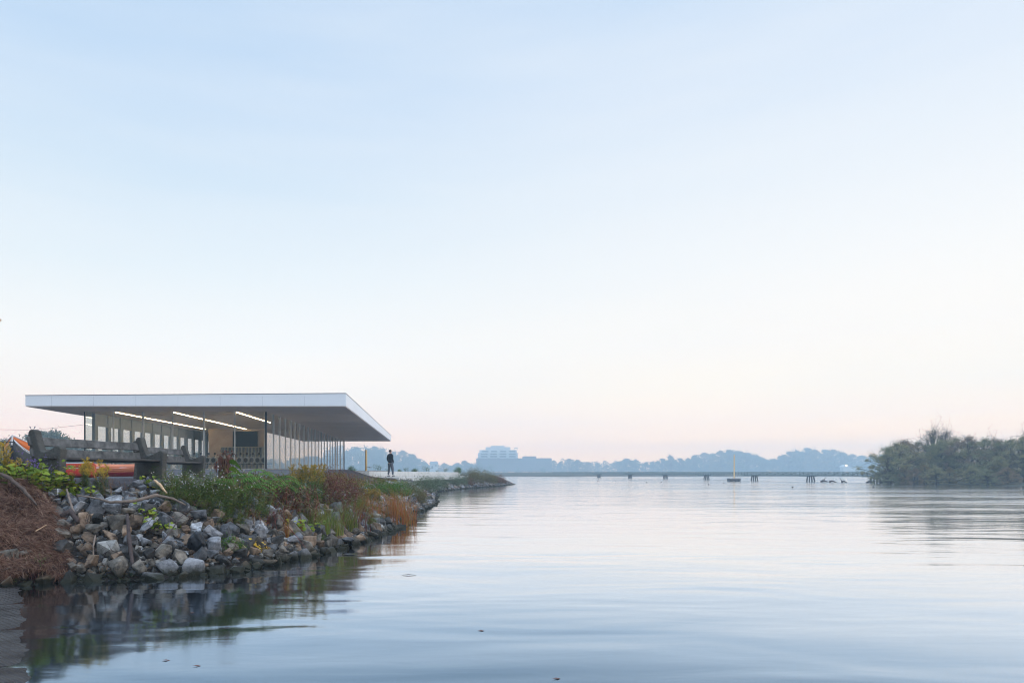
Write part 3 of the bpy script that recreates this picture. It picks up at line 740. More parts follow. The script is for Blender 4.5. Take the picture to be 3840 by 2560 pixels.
def knot(seed, h=0.5, name='knotweed', lf='mauve'):
    rr = random.Random(seed); s, l = MB(), MB()
    for _ in range(22):
        p = stem_path(rr, Vector((rr.gauss(0, .16), rr.gauss(0, .16), 0)), h * rr.uniform(.4, 1), rr.uniform(0.2, .7)); s.tube(p, 0.004, 3, False)
        for k in range(30):
            c = along(p, rr.uniform(0.15, 1)); a = rr.uniform(0, 6.28)
            l.leaf(c, Vector((math.cos(a), math.sin(a), rr.uniform(-.7, .3))).normalized(), Vector((0, 0, 1)), rr.uniform(.04, .075), rr.uniform(.018, .03), .25)
    return finish(name, [('stem', s, M['redstem']), ('leaves', l, M[lf])])
def grass(seed, h=0.7, r=0.17, n=130, lf='orangegrass', lean=.34, bw=0.008, name='reed_clump'):
    rr = random.Random(seed); l = MB()
    for _ in range(n):
        a = rr.uniform(0, 6.28); q = r * math.sqrt(rr.random()); b = Vector((math.cos(a) * q, math.sin(a) * q, 0)); hh = h * rr.uniform(.35, 1)
        d = Vector((rr.gauss(0, 1), rr.gauss(0, 1), 0)) * lean * .6; w_ = bw * rr.uniform(.5, 1.1); o_ = []; sd = Vector((rr.gauss(0, 1), rr.gauss(0, .4), 0)).normalized()
        for i in range(5):
            t = i / 4; q_ = b + d * (hh * t * t) + Vector((0, 0, hh * (t - 0.12 * t * t))); ww = w_ * (1 - t * .9) / 2; o_ += [q_ + sd * ww, q_ - sd * ww]
        l.add(o_, [(2 * i, 2 * i + 1, 2 * i + 3, 2 * i + 2) for i in range(4)])
    return finish(name, [('blades', l, M[lf])])
def twigs(seed, h=0.5, mt='redstem', n=9, sub=7, r0=0.005, name='bare_twigs', lf=None):
    rr = random.Random(seed); s, l = MB(), MB()
    for _ in range(n):
        p = stem_path(rr, Vector((rr.gauss(0, .07), rr.gauss(0, .07), 0)), h * rr.uniform(.5, 1), rr.uniform(.1, .5)); s.tube(p, [r0] * 4 + [r0 * .6, r0 * .5, r0 * .3], 3, False)
        for k in range(sub):
            c = along(p, rr.uniform(.3, .95)); e = c + Vector((rr.gauss(0, .09), rr.gauss(0, .09), rr.uniform(.02, .16))); s.tube([c, c.lerp(e, .5) + rv(rr, .01), e], [r0 * .5, r0 * .4, r0 * .2], 3, False)
            if lf:
                for q in range(5): l.leaf(c.lerp(e, rr.random()), rv(rr).normalized(), Vector((0, 0, 1)), .03, .014)
    return finish(name, [('stem', s, M[mt])] + ([('leaves', l, M[lf])] if lf else []))

PR = {
 'gold': goldenrod(1, .8, .3), 'gold2': goldenrod(2, .95, .22, 9), 'plume': goldenrod(3, .75, .55, 26, 'plume', 'green', 1.4),
 'purple': aster(4, .5, .35, 18, 'purple', 'dgreen', 12, 'purple_aster'), 'white': aster(5, .6, .6, 34, nfl=3, leafn=80), 'white2': aster(6, .5, .6, 30, nfl=2, leafn=80), 'darkbush': aster(7, .5, .6, 34, nfl=0, leafn=85, name='dark_weed'),
 'vine': vine(8), 'vine2': vine(9, .3, .5), 'vinesmall': vine(10, .22, .2, 60, .06, name='creeping_vine'),
 'sumac': sumac(11), 'sumac2': sumac(12, .35, 12), 'canna': wilted(13),
 'red': shrub(14, .6, .7), 'red2': shrub(15, .5, .6, 2600), 'knot': knot(16), 'knot2': knot(17, .4),
 'orange': grass(18), 'orange2': grass(19, .85, .14, 110), 'redgrass': grass(20, .62, .05, 70, 'orangegrass', .3, .010, 'red_grass'),
 'green': grass(21, .5, .18, 380, 'greengrass', .5, .007, 'green_grass'), 'blue': grass(22, .35, .06, 60, 'bluegrass', .5, .014, 'blue_green_grass'),
 'rtwig': twigs(23), 'btwig': twigs(24, .6, 'brownstem', 7, 5, .004, 'dry_stalks'), 'weed': twigs(25, .4, 'stem', 9, 7, .004, 'leafy_weed', 'green'),
 'mound': shrub(26, .2, .3, 1500, 'green', .022, 'green_mound'), 'yel': vine(27, .12, .2, 70, .05, 'goldfl', 'yellow_creeper'),
 'gbush': shrub(28, .55, .8, 3800, 'greygreen', .04, 'grey_green_bush'), 'obush': shrub(29, .7, 1.0, 4200, 'olive', .045, 'olive_bush'), 'gbush2': shrub(30, .5, .7, 3600, 'green', .035, 'green_bush'),
 'rbush': shrub(31, .6, .8, 2600, 'redleaf', .045, 'red_bush'), 'dstem': goldenrod(32, .5, .05, 3, 'plume', 'dgreen', 0),
}
HT = {'gold': .8, 'gold2': .95, 'plume': .75, 'purple': .5, 'white': .6, 'white2': .5, 'darkbush': .5, 'vine': .35, 'vine2': .3, 'vinesmall': .22, 'sumac': .45, 'sumac2': .35, 'canna': .75, 'red': .6, 'red2': .5,
      'knot': .5, 'knot2': .4, 'orange': .7, 'orange2': .85, 'redgrass': .62, 'green': .5, 'blue': .35, 'rtwig': .5, 'btwig': .6, 'weed': .4, 'mound': .2, 'yel': .12, 'gbush': .55, 'obush': .7, 'gbush2': .5, 'rbush': .6, 'dstem': .5}
CATN = {'gold': 'goldenrod', 'gold2': 'goldenrod', 'plume': 'goldenrod', 'purple': 'aster', 'white': 'aster', 'white2': 'aster', 'vine': 'vine', 'vine2': 'vine', 'vinesmall': 'vine', 'sumac': 'sumac', 'sumac2': 'sumac',
        'orange': 'reeds', 'orange2': 'reeds', 'redgrass': 'grass', 'green': 'grass', 'blue': 'grass', 'red': 'shrub', 'red2': 'shrub', 'gbush': 'shrub', 'obush': 'shrub', 'gbush2': 'shrub', 'rbush': 'shrub'}
GRP = {'reeds': 'orange reed clumps', 'vine': 'lime vines on the bank', 'aster': 'asters along the bank top', 'sumac': 'fern-like sumacs', 'shrub': 'shrubs along the shore', 'goldenrod': 'goldenrods', 'grass': 'grass clumps on the bank'}
PL = [
 ('gold2', 14, 1812, 170, 'tall goldenrod with yellow plumes at the far left edge'),
 ('gold', 50, 1815, 120, 'short yellow goldenrod beside the grey dinghy bow'),
 ('vine', 15, 1826, 100, 'lime grape vine at the left edge under the goldenrod'), ('vine2', 62, 1828, 105, 'lime grape vine below the grey dinghy'),
 ('vine', 105, 1826, 95, 'lime grape vine in front of the purple aster'), ('vine2', 150, 1826, 70, 'lime grape vine under the left bench foot'), ('vine', 195, 1836, 80, 'lime grape vine right of the left bench foot'),
 ('vine2', 275, 1856, 60, 'yellowing low vine beneath the goldenrod before the bench'), ('vinesmall', 320, 1868, 50, 'small yellow-green creeper hanging below the bench goldenrod'),
 ('purple', 128, 1815, 118, 'purple aster beside the left bench end'),
 ('gold', 342, 1850, 150, 'goldenrod with yellow sprays in front of the bench seat'), ('gold', 372, 1856, 132, 'goldenrod with small yellow sprays right of the tallest bench goldenrod'), ('gold', 302, 1846, 118, 'leaning goldenrod left of the yellow spray goldenrod'),
 ('btwig', 245, 1850, 70, 'dry brown stalks left of the bench goldenrod'), ('btwig', 410, 1862, 110, 'dry brown stalks beneath the red boat'), ('btwig', 340, 1885, 70, 'dry brown stalks just above the tan rocks'),
 ('btwig', 165, 1850, 60, 'dry brown stalks over the straw heap'),
 ('weed', 590, 1838, 50, 'thin leafy weed at the right bench foot'), ('btwig', 640, 1815, 75, 'dark bare stalks between the two benches'),
 ('white', 690, 1872, 125, 'white-flowered aster left of the wilted canna'), ('white2', 745, 1890, 120, 'white-flowered aster lowest on the bank'), ('white', 800, 1868, 110, 'white-flowered aster beneath the wilted canna'),
 ('darkbush', 705, 1905, 75, 'dark green weed above the long branch'), ('darkbush', 790, 1930, 95, 'dark green weed hanging over the grey rocks'), ('white2', 860, 1905, 110, 'white-flowered aster beside the sumacs'),
 ('darkbush', 900, 1930, 100, 'dark green weed above the white rock'), ('weed', 660, 1830, 70, 'leafy weed in front of the farther bench'), ('btwig', 750, 1812, 60, 'reddish dry stalks before the farther bench arm'),
 ('canna', 838, 1822, 142, 'wilted brown canna with one green leaf before the pavilion'),
 ('sumac', 920, 1855, 85, 'leftmost fern-like green sumac below the pavilion glass'), ('sumac2', 975, 1860, 80, 'fern-like green sumac over the rocks'), ('sumac', 1035, 1868, 85, 'fern-like green sumac left of the big goldenrod'), ('sumac2', 880, 1880, 80, 'low fern-like sumac under the asters'),
 ('knot', 960, 1850, 78, 'mauve knotweed behind the sumacs'), ('knot', 1030, 1905, 85, 'mauve knotweed above the white-veined rocks'), ('knot2', 1095, 1925, 85, 'mauve knotweed below the big goldenrod'), ('knot', 1160, 1930, 95, 'mauve knotweed left of the green grass'),
 ('knot2', 1130, 1960, 70, 'low brown knotweed above the red-bladed grass'), ('knot', 1215, 1900, 85, 'mauve knotweed below the dark red shrub'), ('knot2', 1290, 1905, 60, 'brown knotweed beside the mulch mound'),
 ('plume', 1145, 1880, 150, 'big goldenrod with fading golden plumes before the glass wall'), ('darkbush', 1108, 1882, 95, 'dark green weed left of the big plumed goldenrod'),
 ('red', 1235, 1868, 108, 'dark red shrub right of the big goldenrod'), ('red2', 1290, 1875, 85, 'smaller dark red shrub against the mulch mound'), ('red2', 1335, 1890, 55, 'lowest dark red shrub beside the reeds'),
 ('green', 1190, 1998, 120, 'green grass clump beside the mauve knotweed'), ('green', 1245, 2003, 110, 'green grass clump above the shore rocks'), ('green', 1295, 1985, 120, 'green grass clump left of the red twigs'), ('green', 1340, 1910, 70, 'green grass clump behind the red twigs'),
 ('redgrass', 1072, 2026, 135, 'red-bladed grass rising from the lower rocks'), ('redgrass', 1127, 2006, 92, 'small orange grass right of the red-bladed one'),
 ('rtwig', 1312, 1995, 110, 'bare red twigs above the shore rocks'), ('rtwig', 1352, 1988, 100, 'bare red twigs left of the orange reeds'), ('rtwig', 1030, 1990, 90, 'dark red twigs left of the red-bladed grass'), ('rtwig', 1280, 1930, 80, 'bare red twigs below the mulch mound'),
 ('orange', 1372, 1938, 120, 'leftmost orange reed clump'), ('orange', 1400, 1944, 130, 'orange reed clump second from left'), ('orange2', 1428, 1950, 125, 'orange reed clump behind the blue-green grass'),
 ('orange2', 1468, 1962, 170, 'orange reed clump at the water beyond the blue-green grass'), ('orange', 1496, 1968, 165, 'dense orange reed clump at the water edge'), ('orange2', 1512, 1960, 165, 'tallest orange reed clump by the lake'), ('orange', 1530, 1972, 140, 'outermost orange reed clump standing in the water'),
 ('orange2', 1478, 1930, 120, 'orange reed clump behind the tallest one'), ('blue', 1432, 1972, 66, 'blue-green grass tuft among the shore rocks'),
 ('dstem', 1424, 1832, 68, 'dark leafy stalk standing before the concrete wall'), ('btwig', 1400, 1832, 60, 'thin dry stalks before the concrete wall'),
 ('gbush2', 1455, 1868, 62, 'green bush below the concrete landing'), ('gbush2', 1505, 1862, 60, 'green bush behind the orange reeds'), ('weed', 1385, 1880, 90, 'yellow-green weed left of the dark stalk'), ('gbush', 1545, 1858, 62, 'grey-green bush right of the landing'),
 ('obush', 1560, 1880, 55, 'olive bush above the small point'), ('blue', 1602, 1884, 45, 'spiky blue-green tuft on the small point'), ('rbush', 1580, 1874, 42, 'reddish bush on the small point'),
 ('gbush', 1590, 1842, 58, 'grey-green bush left of the breakwater rocks'), ('gbush', 1625, 1834, 52, 'grey-green bush in front of the concrete wall'), ('gbush', 1652, 1826, 42, 'smaller grey-green bush by the breakwater'),
 ('gbush', 1700, 1820, 38, 'grey-green bush midway along the breakwater'), ('gbush', 1728, 1817, 38, 'pale grey-green bush on the breakwater'), ('rbush', 1758, 1818, 26, 'low reddish bush on the breakwater'),
 ('obush', 1762, 1806, 48, 'olive bush at the wall end'), ('obush', 1792, 1806, 50, 'largest olive bush near the breakwater tip'), ('obush', 1822, 1808, 44, 'olive bush right of the largest one'), ('obush', 1846, 1812, 32, 'olive bush nearest the breakwater tip'),
 ('rbush', 1866, 1812, 34, 'dark red bush at the breakwater tip'), ('rbush', 1884, 1813, 26, 'outermost red bush at the breakwater tip'),
 ('vinesmall', 525, 1905, 40, 'lime creeper on the rocks below the bench foot'), ('vinesmall', 565, 1945, 45, 'lime creeper above the fallen branch'), ('vinesmall', 592, 1975, 48, 'lime creeper below the fallen branch'), ('vinesmall', 622, 1995, 45, 'yellow-green creeper among the grey rocks'),
 ('vinesmall', 645, 2000, 34, 'tiny yellow-green creeper at right of the others'),
 ('mound', 862, 2062, 52, 'small green mound plant among the lower rocks'), ('mound', 895, 2070, 38, 'smaller green mound beside the first one'), ('yel', 945, 2052, 26, 'yellow creeper on the lower rocks'), ('yel', 975, 2062, 24, 'yellow creeper nearest the water'),
 ('knot', 1062, 1960, 66, 'rusty knotweed hanging over the rocks left of the red-bladed grass'), ('darkbush', 845, 1965, 66, 'dark green weed lowest above the small green mound'), ('red2', 1052, 1890, 66, 'rusty bush under the rightmost sumac'),
 ('vine2', 1118, 1996, 56, 'yellowing creeper between the two orange-bladed grasses'), ('red2', 1166, 1975, 52, 'small rusty bush left of the green grass clumps'), ('green', 1100, 2012, 46, 'short green grass by the red-bladed one'),
 ('weed', 985, 1940, 60, 'leafy weed over the white-veined rocks'), ('green', 1385, 1972, 66, 'green grass below the leftmost orange reeds'), ('orange', 1342, 1950, 96, 'short orange reeds behind the bare red twigs'), ('knot2', 925, 1960, 46, 'small brown knotweed below the asters'),
 ('btwig', 960, 2010, 50, 'dry stalks between the lower grey rocks'), ('darkbush', 1330, 1932, 62, 'dark green weed between reeds and grass'), ('plume', 1400, 1895, 70, 'small faded goldenrod behind the leftmost orange reeds'), ('weed', 1205, 2035, 40, 'green weed close to the water below the grass clumps'),
 ('darkbush', 655, 1875, 66, 'dark green weed right of the pale split log'), ('white2', 612, 1838, 40, 'short aster at the right bench foot'), ('btwig', 470, 1850, 62, 'dry brown stalks left of the right bench foot'), ('vinesmall', 560, 1822, 46, 'drooping yellow-green shoot beneath the right bench foot'),
 ('weed', 150, 2165, 85, 'green weed at the foot of the straw heap'), ('rtwig', 120, 2185, 60, 'reddish twigs where straw meets the water'), ('weed', 45, 2195, 35, 'tiny green weed by the boat ramp'), ('btwig', 385, 2150, 60, 'dry stalks above the dark waterline'),
]
rr = random.Random(77)
used = set()
for (k, px, py, hp, label) in PL:
    hp *= {'knot': 1.3, 'knot2': 1.35, 'green': 1.12, 'red': 1.12, 'red2': 1.15, 'sumac': 1.15, 'sumac2': 1.2, 'darkbush': 1.2, 'white': 1.05, 'rtwig': 1.1}.get(k, 1.0)
    p = hit(px, py); Y = p.y; sc = hp / F * Y / HT[k]
    if k.startswith('btwig') or k.startswith('weed'): sc = (sc, sc, sc)
    o = PR[k]; cat = CATN.get(k, 'plant'); rz = 0.0 if k == 'canna' else rr.uniform(0, 6.28)
    loc = p - Vector((0, 0, 0.03))
    if k not in used:
        o.location = loc; o.rotation_euler = (0, 0, rz); o.scale = sc if isinstance(sc, tuple) else (sc,) * 3; used.add(k); q = o
        CH.setdefault(o.name, [(c, list(c.children)) for c in o.children])
    else: q = dup(o, loc, rz, sc)
    q['label'] = label; q['category'] = cat; q['kind'] = 'thing'
    if cat in GRP: q['group'] = GRP[cat]
for k, o in PR.items():
    if k not in used: print('UNUSED', k)
# low weeds on the terrace behind the wall, one by one
i = 0
TW = [(1320, 22), (1418, 30), (1452, 14), (1500, 12), (1523, 20), (1547, 14), (1558, 16), (1600, 26), (1670, 20), (1715, 22), (1640, 12)]
TL = ['low weed behind the block wall corner', 'bushy green weed behind the wall left of the person', 'small weed behind the wall at the person', 'small weed right of the person', 'taller weed above the block wall', 'thin weed above the block wall',
      'small dark weed above the block wall', 'spreading green weed above the block wall', 'green weed near the wall end', 'last green weed on the block wall end', 'tiny weed in front of the pump house']
for (px, hp), label in zip(TW, TL):
    al = (px - 1383) / (1725 - 1383) * (WB - WA).length; c = WA + WD * max(al, 0) + WN * 0.8; Y = c.y
    q = dup(PR['weed' if i % 3 else 'gbush2'], (wx(px, Y), Y, 1.585 - 0.005 * max(0, al)), rr.uniform(0, 6), hp / F * Y / (.4 if i % 3 else .5), label, 'weeds above the block wall')
    q['category'] = 'weed'; i += 1
# ground cover: weeds, litter and algae nobody could count
def scatter(name, n, mt, dom, L, label, up=(0, 0, 1), seed=1, zoff=.02):
    rr = random.Random(seed); P_ = []
    while len(P_) < n * 3: P_.append((rr.uniform(-8, 1.5), rr.uniform(9.2, 40)))
    a = np.array(P_); dsx = sdf(a[:, 0], a[:, 1]); hz = height(a[:, 0], a[:, 1]); mb = MB(); c = 0
    for (x, y), d_, z in zip(P_, dsx, hz):
        if not dom(x, y, d_, rr): continue
        for q in range(3):
            mb.leaf(Vector((x, y, z + rr.uniform(0, zoff))) + rv(rr, .03), (rv(rr) + Vector((0, 0, .5))).normalized(), Vector((rr.gauss(0, .6), rr.gauss(0, .6), 1)), L * rr.uniform(.5, 1.4), L * rr.uniform(.2, .5))
        c += 1
        if c > n: break
    o = mb.build(name, mt); tag(o, label, kind='stuff'); return o
scatter('ground_cover', 9000, M['litter'], lambda x, y, d, r: 1.75 < d < 2.6 + .7 * noise.noise(Vector((x, y, 0))) and not (-6.6 < x < -4.6 and y < 15 and d > 2.0 and r.random() < .85) and (x < 0 or d < 2.5), .045, 'low mixed weeds and fallen leaves along the bank top', seed=4, zoff=.09)
scatter('tangled_undergrowth', 15000, M['tangle'], lambda x, y, d, r: 12.9 < y < 40 and (x > -4.2) and (.80 if y > 14.5 else .95) + .8 * noise.noise(Vector((x * 1.1, y * 1.1, 2))) < d < (2.5 if y < 24 else 2.1) and x < .5, .075, 'tangled rust and green undergrowth between the bank plants', seed=14, zoff=.16)
scatter('fallen_leaves', 1500, M['deadleaf'], lambda x, y, d, r: .5 < d < 2.6 and noise.noise(Vector((x * 1.5, y * 1.5, 5))) > .12, .06, 'orange-brown fallen leaves caught between the rocks', seed=6, zoff=.2)
scatter('algae', 3500, M['algae'], lambda x, y, d, r: -.12 < d < .16, .07, 'dark stringy algae along the waterline rocks', seed=7, zoff=.05)

# ------------------------------------------------------------------ driftwood, bag
def wood(name, pts, rad, mt, label, cat='branch', n=7, seed=0, forks=0):
    rr = random.Random(seed); P3 = [Vector(p) for p in pts]; Q = []; Rd = []
    for i in range(len(P3) - 1):
        for k in range(5):
            t = k / 5; Q.append(P3[i].lerp(P3[i + 1], t) + rv(rr, rad[0] * .10)); Rd.append((rad[i] * (1 - t) + rad[i + 1] * t) * rr.uniform(.85, 1.12))
    Q.append(P3[-1]); Rd.append(rad[-1] * .8)
    mb = MB(); mb.tube(Q, Rd, n)
    for k in range(forks):
        c = Q[int(len(Q) * rr.uniform(.3, .85))]; e = c + Vector((rr.gauss(0, .2), rr.gauss(0, .1), rr.uniform(-.1, .2))); mb.tube([c, c.lerp(e, .5) + rv(rr, .02), e], [rad[0] * .35, rad[0] * .25, rad[0] * .1], 5)
    o = mb.build(name, mt, smooth=True); tag(o, label, cat); return o
def onb(px, py, up=.15, back=0.0):
    p = hit(px, py); return p + Vector((0, -up * .6, up))
wood('driftwood_log', [onb(-30, 1838, .34), onb(60, 1880, .40), onb(120, 1930, .40), onb(165, 1975, .34)], [.034, .036, .030, .014], M['greylog'], 'long weathered log lying diagonally on the straw heap', 'log', seed=1)
wood('fallen_branch', [onb(300, 1900, .2), onb(385, 1915, .2), onb(430, 1943, .26), onb(520, 1940, .28), onb(600, 1920, .28), onb(660, 1925, .26), onb(706, 1938, .2)], [.012, .016, .022, .026, .03, .026, .012], M['driftwood'], 'long crooked grey branch lying across the rocks', seed=2, forks=3)
wood('split_log', [onb(590, 1848, .22), onb(610, 1868, .24), onb(636, 1896, .2)], [.018, .028, .012], M['palewood'], 'pale split log stuck in the rocks below the bench', 'log', seed=3)
wood('rotten_post', [onb(505, 2150, .1), onb(500, 2080, .25), onb(496, 1996, .30)], [.03, .034, .024], M['darklog'], 'dark rotten post standing at the waterline', 'post', seed=4)
wood('broken_stick', [onb(268, 1892, .25), onb(278, 1930, .25), onb(292, 1972, .2)], [.016, .02, .018], M['driftwood'], 'short broken stick standing beside the straw heap', 'stick', seed=5)
wood('grey_stick', [onb(372, 2052, .2), onb(364, 2100, .2), onb(358, 2140, .1)], [.012, .014, .010], M['driftwood'], 'thin forked grey stick near the waterline', 'stick', seed=6, forks=1)
wood('straw_stick', [onb(160, 2066, .32), onb(200, 2043, .32)], [.009, .007], M['palewood'], 'thin pale stick lying on the straw heap', 'stick', seed=7)
wood('thin_branch', [onb(580, 2112, .15), onb(650, 2070, .3), onb(690, 2010, .3), onb(720, 1960, .25)], [.010, .009, .007, .004], M['darklog'], 'thin dark branch arching up beside the black bag', seed=8, forks=4)
wood('rotten_stump', [onb(248, 1990, .25), onb(285, 1985, .3), onb(308, 2005, .2)], [.035, .05, .03], M['darklog'], 'rotten dark stump right of the straw heap', 'stump', seed=9)
wood('red_branch', [onb(1060, 1990, .25), onb(1110, 2040, .2), onb(1165, 2084, .05)], [.006, .006, .004], M['redstem'], 'thin dark red branch reaching down to the water', seed=10, forks=2)
rr = random.Random(31); mb = MB()
for _ in range(190):
    a_ = onb(rr.uniform(280, 1350), rr.uniform(1860, 2150), .1)
    if float(sdf(a_.x, a_.y)[0]) < .1 or float(sdf(a_.x, a_.y)[0]) > 2.6: continue
    L = rr.uniform(.08, .34); d_ = Vector((rr.gauss(0, 1), rr.gauss(0, .6), rr.gauss(.1, .45))).normalized(); mb.tube([a_, a_ + d_ * L * .5 + rv(rr, .012), a_ + d_ * L + rv(rr, .02)], [.0045, .0035, .0015], 4)
o = mb.build('dead_twigs', M['darklog']); tag(o, 'thin dark dead twigs strewn over the rocks', kind='stuff')
for (px, py, L, lb) in [(711, 2296, .07, 'orange leaf floating in the bank reflection'), (606, 2476, .10, 'pinkish leaf floating near the frame bottom'), (722, 2497, .10, 'dark curved leaf floating near the frame bottom'), (2070, 2545, .11, 'brown leaf floating at the bottom centre'), (1790, 2365, .12, 'pale leaf floating on open water left of centre')]:
    x, y = G0(px, py); mb = MB(); mb.leaf(Vector((x, y, .006)), Vector((1, .25, .04)).normalized(), Vector((0, 0, 1)), L * .8, L * .25, .02); o = mb.build('floating_leaf', M['deadleaf']); tag(o, lb, 'leaf', 'leaves floating on the lake')
p = hit(748, 2066) + Vector((0, -.12, .16)); bm = bmesh.new(); bmesh.ops.create_icosphere(bm, subdivisions=4, radius=1)
for v in bm.verts:
    c = v.co; k = 1 + .28 * noise.noise(c * 1.8) + .14 * noise.ridged_multi_fractal(c * 2.2, 1, 2, 3, 1, 2) * .5
    v.co = Vector((c.x * .12 * k * (1.1 - .5 * c.z), c.y * .08 * k, c.z * .15 * k))
for f in bm.faces: f.smooth = True
me = bpy.data.meshes.new('plastic_bag'); bm.to_mesh(me); bm.free(); me.materials.append(M['bag']); o = bpy.data.objects.new('plastic_bag', me); COL.objects.link(o); o.location = p; tag(o, 'crumpled black plastic bag wedged between rocks', 'bag')

# ------------------------------------------------------------------ benches
def arc(cx, cz, r, a0, a1, n):
    return [(cx + r * math.cos(R(a0 + (a1 - a0) * i / n)), cz + r * math.sin(R(a0 + (a1 - a0) * i / n))) for i in range(n + 1)]
BL = 2.75
def bench(label, loc, rz):
    t = thing('park_bench', label, 'bench', loc, rz, 'concrete and plank benches facing the lake')
    # profile in (x forward, z up): back post, arm, front leg, arch
    prof = [(0.02, 0), (0.16, 0)] + arc(0.28, 0.0, 0.12, 180, 20, 8) + [(0.42, 0), (0.66, 0), (0.655, 0.2), (0.665, 0.42), (0.675, 0.54)] + arc(0.60, 0.57, 0.075, 10, 110, 6) + [(0.52, 0.615), (0.44, 0.57), (0.33, 0.535), (0.265, 0.56), (0.205, 0.70), (0.16, 0.84)] + arc(0.08, 0.865, 0.075, 20, 190, 7) + [(0.0, 0.80), (0.035, 0.62), (0.06, 0.5), (0.045, 0.25)]
    for y in (0.0, BL):
        e = MB().prism(prof, y - 0.075, y + 0.075).build('bench_end', M['aggregate'], t, bevel=0.018, fixn=True)
    def plank(name, x0, z0, x1, z1, th, mt):
        d = Vector((x1 - x0, 0, z1 - z0)); n_ = Vector((-d.z, 0, d.x)).normalized() * th; mb = MB()
        c = [Vector((x0, 0, z0)), Vector((x1, 0, z1)), Vector((x1, 0, z1)) + n_, Vector((x0, 0, z0)) + n_]
        K = 9; vs = []
        for i in range(K):
            y = -0.12 + (BL + 0.24) * i / (K - 1); s_ = Vector((0, 0, 0.006 * math.sin(i * 2.1 + x0 * 40)))
            vs += [q + Vector((0, y, 0)) + s_ for q in c]
        fs = [(i * 4 + j, i * 4 + (j + 1) % 4, (i + 1) * 4 + (j + 1) % 4, (i + 1) * 4 + j) for i in range(K - 1) for j in range(4)] + [(3, 2, 1, 0), (K * 4 - 4, K * 4 - 3, K * 4 - 2, K * 4 - 1)]
        mb.add(vs, fs); return mb.build(name, mt, t, bevel=0.006, fixn=True)
    plank('back_plank', 0.012, 0.80, 0.055, 0.645, 0.042, M['benchwood'])
    plank('back_plank', 0.075, 0.595, 0.105, 0.45, 0.042, M['benchwood'])
    plank('seat_plank', 0.16, 0.375, 0.315, 0.385, 0.042, M['benchseat'])
    plank('seat_plank', 0.335, 0.385, 0.475, 0.40, 0.042, M['benchseat'])
    plank('seat_plank', 0.495, 0.40, 0.60, 0.41, 0.042, M['benchseat'])
    return t
# local x = facing direction, local y = along the bench
ang = math.atan2(-0.25, 0.968)
b1 = bench('nearer grey plank bench with rough concrete ends, left', (-7.32, 12.55, 1.405), ang)
b2 = bench('farther plank bench with concrete ends, partly behind the first', (-7.58, 17.5, 1.425), R(-2))
b1.scale = (1.07, 1.07, 1.03); b2.scale = (1.07, 1.12, 1.03)

# ------------------------------------------------------------------ pavilion
FZ, SZ = 1.764, 5.324
XL, XR, Y0, Y1 = wx(318, 42), wx(998, 42), 42.0, 80.8
pav = thing('glass_pavilion', 'low glass boathouse pavilion with a wide white cantilevered roof', 'building', ((XL + XR) / 2, Y0, FZ))
def pb(name, mb, mt, par=pav, **kw):
    o = mb.build(name, mt, None, **kw); o.parent = par
    w = par; off = Vector((0, 0, 0))
    while w is not None: off += w.location; w = w.parent
    o.location = -off if par is pav else Vector((0, 0, 0))
    return o
rx0, rx1, ry0, ry1 = wx(95, 38.7), wx(1297, 38.7), 38.7, 82.9
tl, tr = wz(1483, 38.7), wz(1475, 38.7)
rf = MB().add([Vector(v) for v in [(rx0, ry0, SZ), (rx1, ry0, SZ), (rx1 + .1, ry1, SZ), (rx0, ry1, SZ), (rx0, ry0, tl), (rx1, ry0, tr), (rx1 + .1, ry1, tr - .03), (rx0, ry1, tl)]],
              [(0, 3, 2, 1), (4, 5, 6, 7), (0, 1, 5, 4), (1, 2, 6, 5), (2, 3, 7, 6), (3, 0, 4, 7)])
roof = pb('roof', rf, M['white'])
sfm = MB().box(rx0 + .03, rx1 - .03, ry0 + .03, ry1 - .03, SZ - .035, SZ - .003)
so = pb('soffit', sfm, M['soffit'])
for k in range(7):
    xj = rx0 + (rx1 - rx0) * (k + .62) / 7.6
    pb('fascia_joint', MB().box(xj - .008, xj + .008, ry0 - .003, ry0 + .01, SZ + .001, min(tl, tr) - .03), M['joint'])
for k in range(6):
    yj = ry0 + 5 + k * 6.9
    pb('soffit_joint', MB().box(rx0 + .04, rx1 - .04, yj - .012, yj + .012, SZ - .039, SZ - .03), M['joint2'])
cp = MB()
for (a, b_) in (((rx0, ry0, tl), (rx1, ry0, tr)), ((rx1, ry0, tr), (rx1 + .1, ry1, tr - .03)), ((rx0, ry0, tl), (rx0, ry1, tl))):
    cp.tube([Vector(a) + Vector((0, 0, .015)), Vector(b_) + Vector((0, 0, .015))], .022, 4)
pb('coping', cp, M['coping'])
sl = MB().box(XL - .25, XR + .15, Y0 - .15, Y1 + .2, FZ - .5, FZ); pb('floor_slab', sl, M['slab'])
TZ = SZ - .036
# front glazing
fx = [318, 425, 536.4, 647, 764.5, 880, 998]; fX = [wx(p, Y0) for p in fx]
for i in range(6):
    pb('glass_panel', MB().box(fX[i] + .03, fX[i + 1] - .03, Y0 - .012, Y0 + .012, FZ + .03, TZ), M['glass'])
for i in range(1, 6):
    wd = .05 if i % 2 else .10
    pb('mullion', MB().box(fX[i] - wd / 2, fX[i] + wd / 2, Y0 - .05, Y0 + .09, FZ, TZ), M['alu'])
pb('corner_post', MB().box(XL - .035, XL + .035, Y0 - .035, Y0 + .035, FZ, TZ), M['darkalu'])
pb('corner_post', MB().box(XR - .06, XR + .05, Y0 - .06, Y0 + .04, FZ, TZ), M['darkalu'])
pb('window_sill', MB().box(XL, XR, Y0 - .06, Y0 + .06, FZ + .001, FZ + .03), M['alu'])
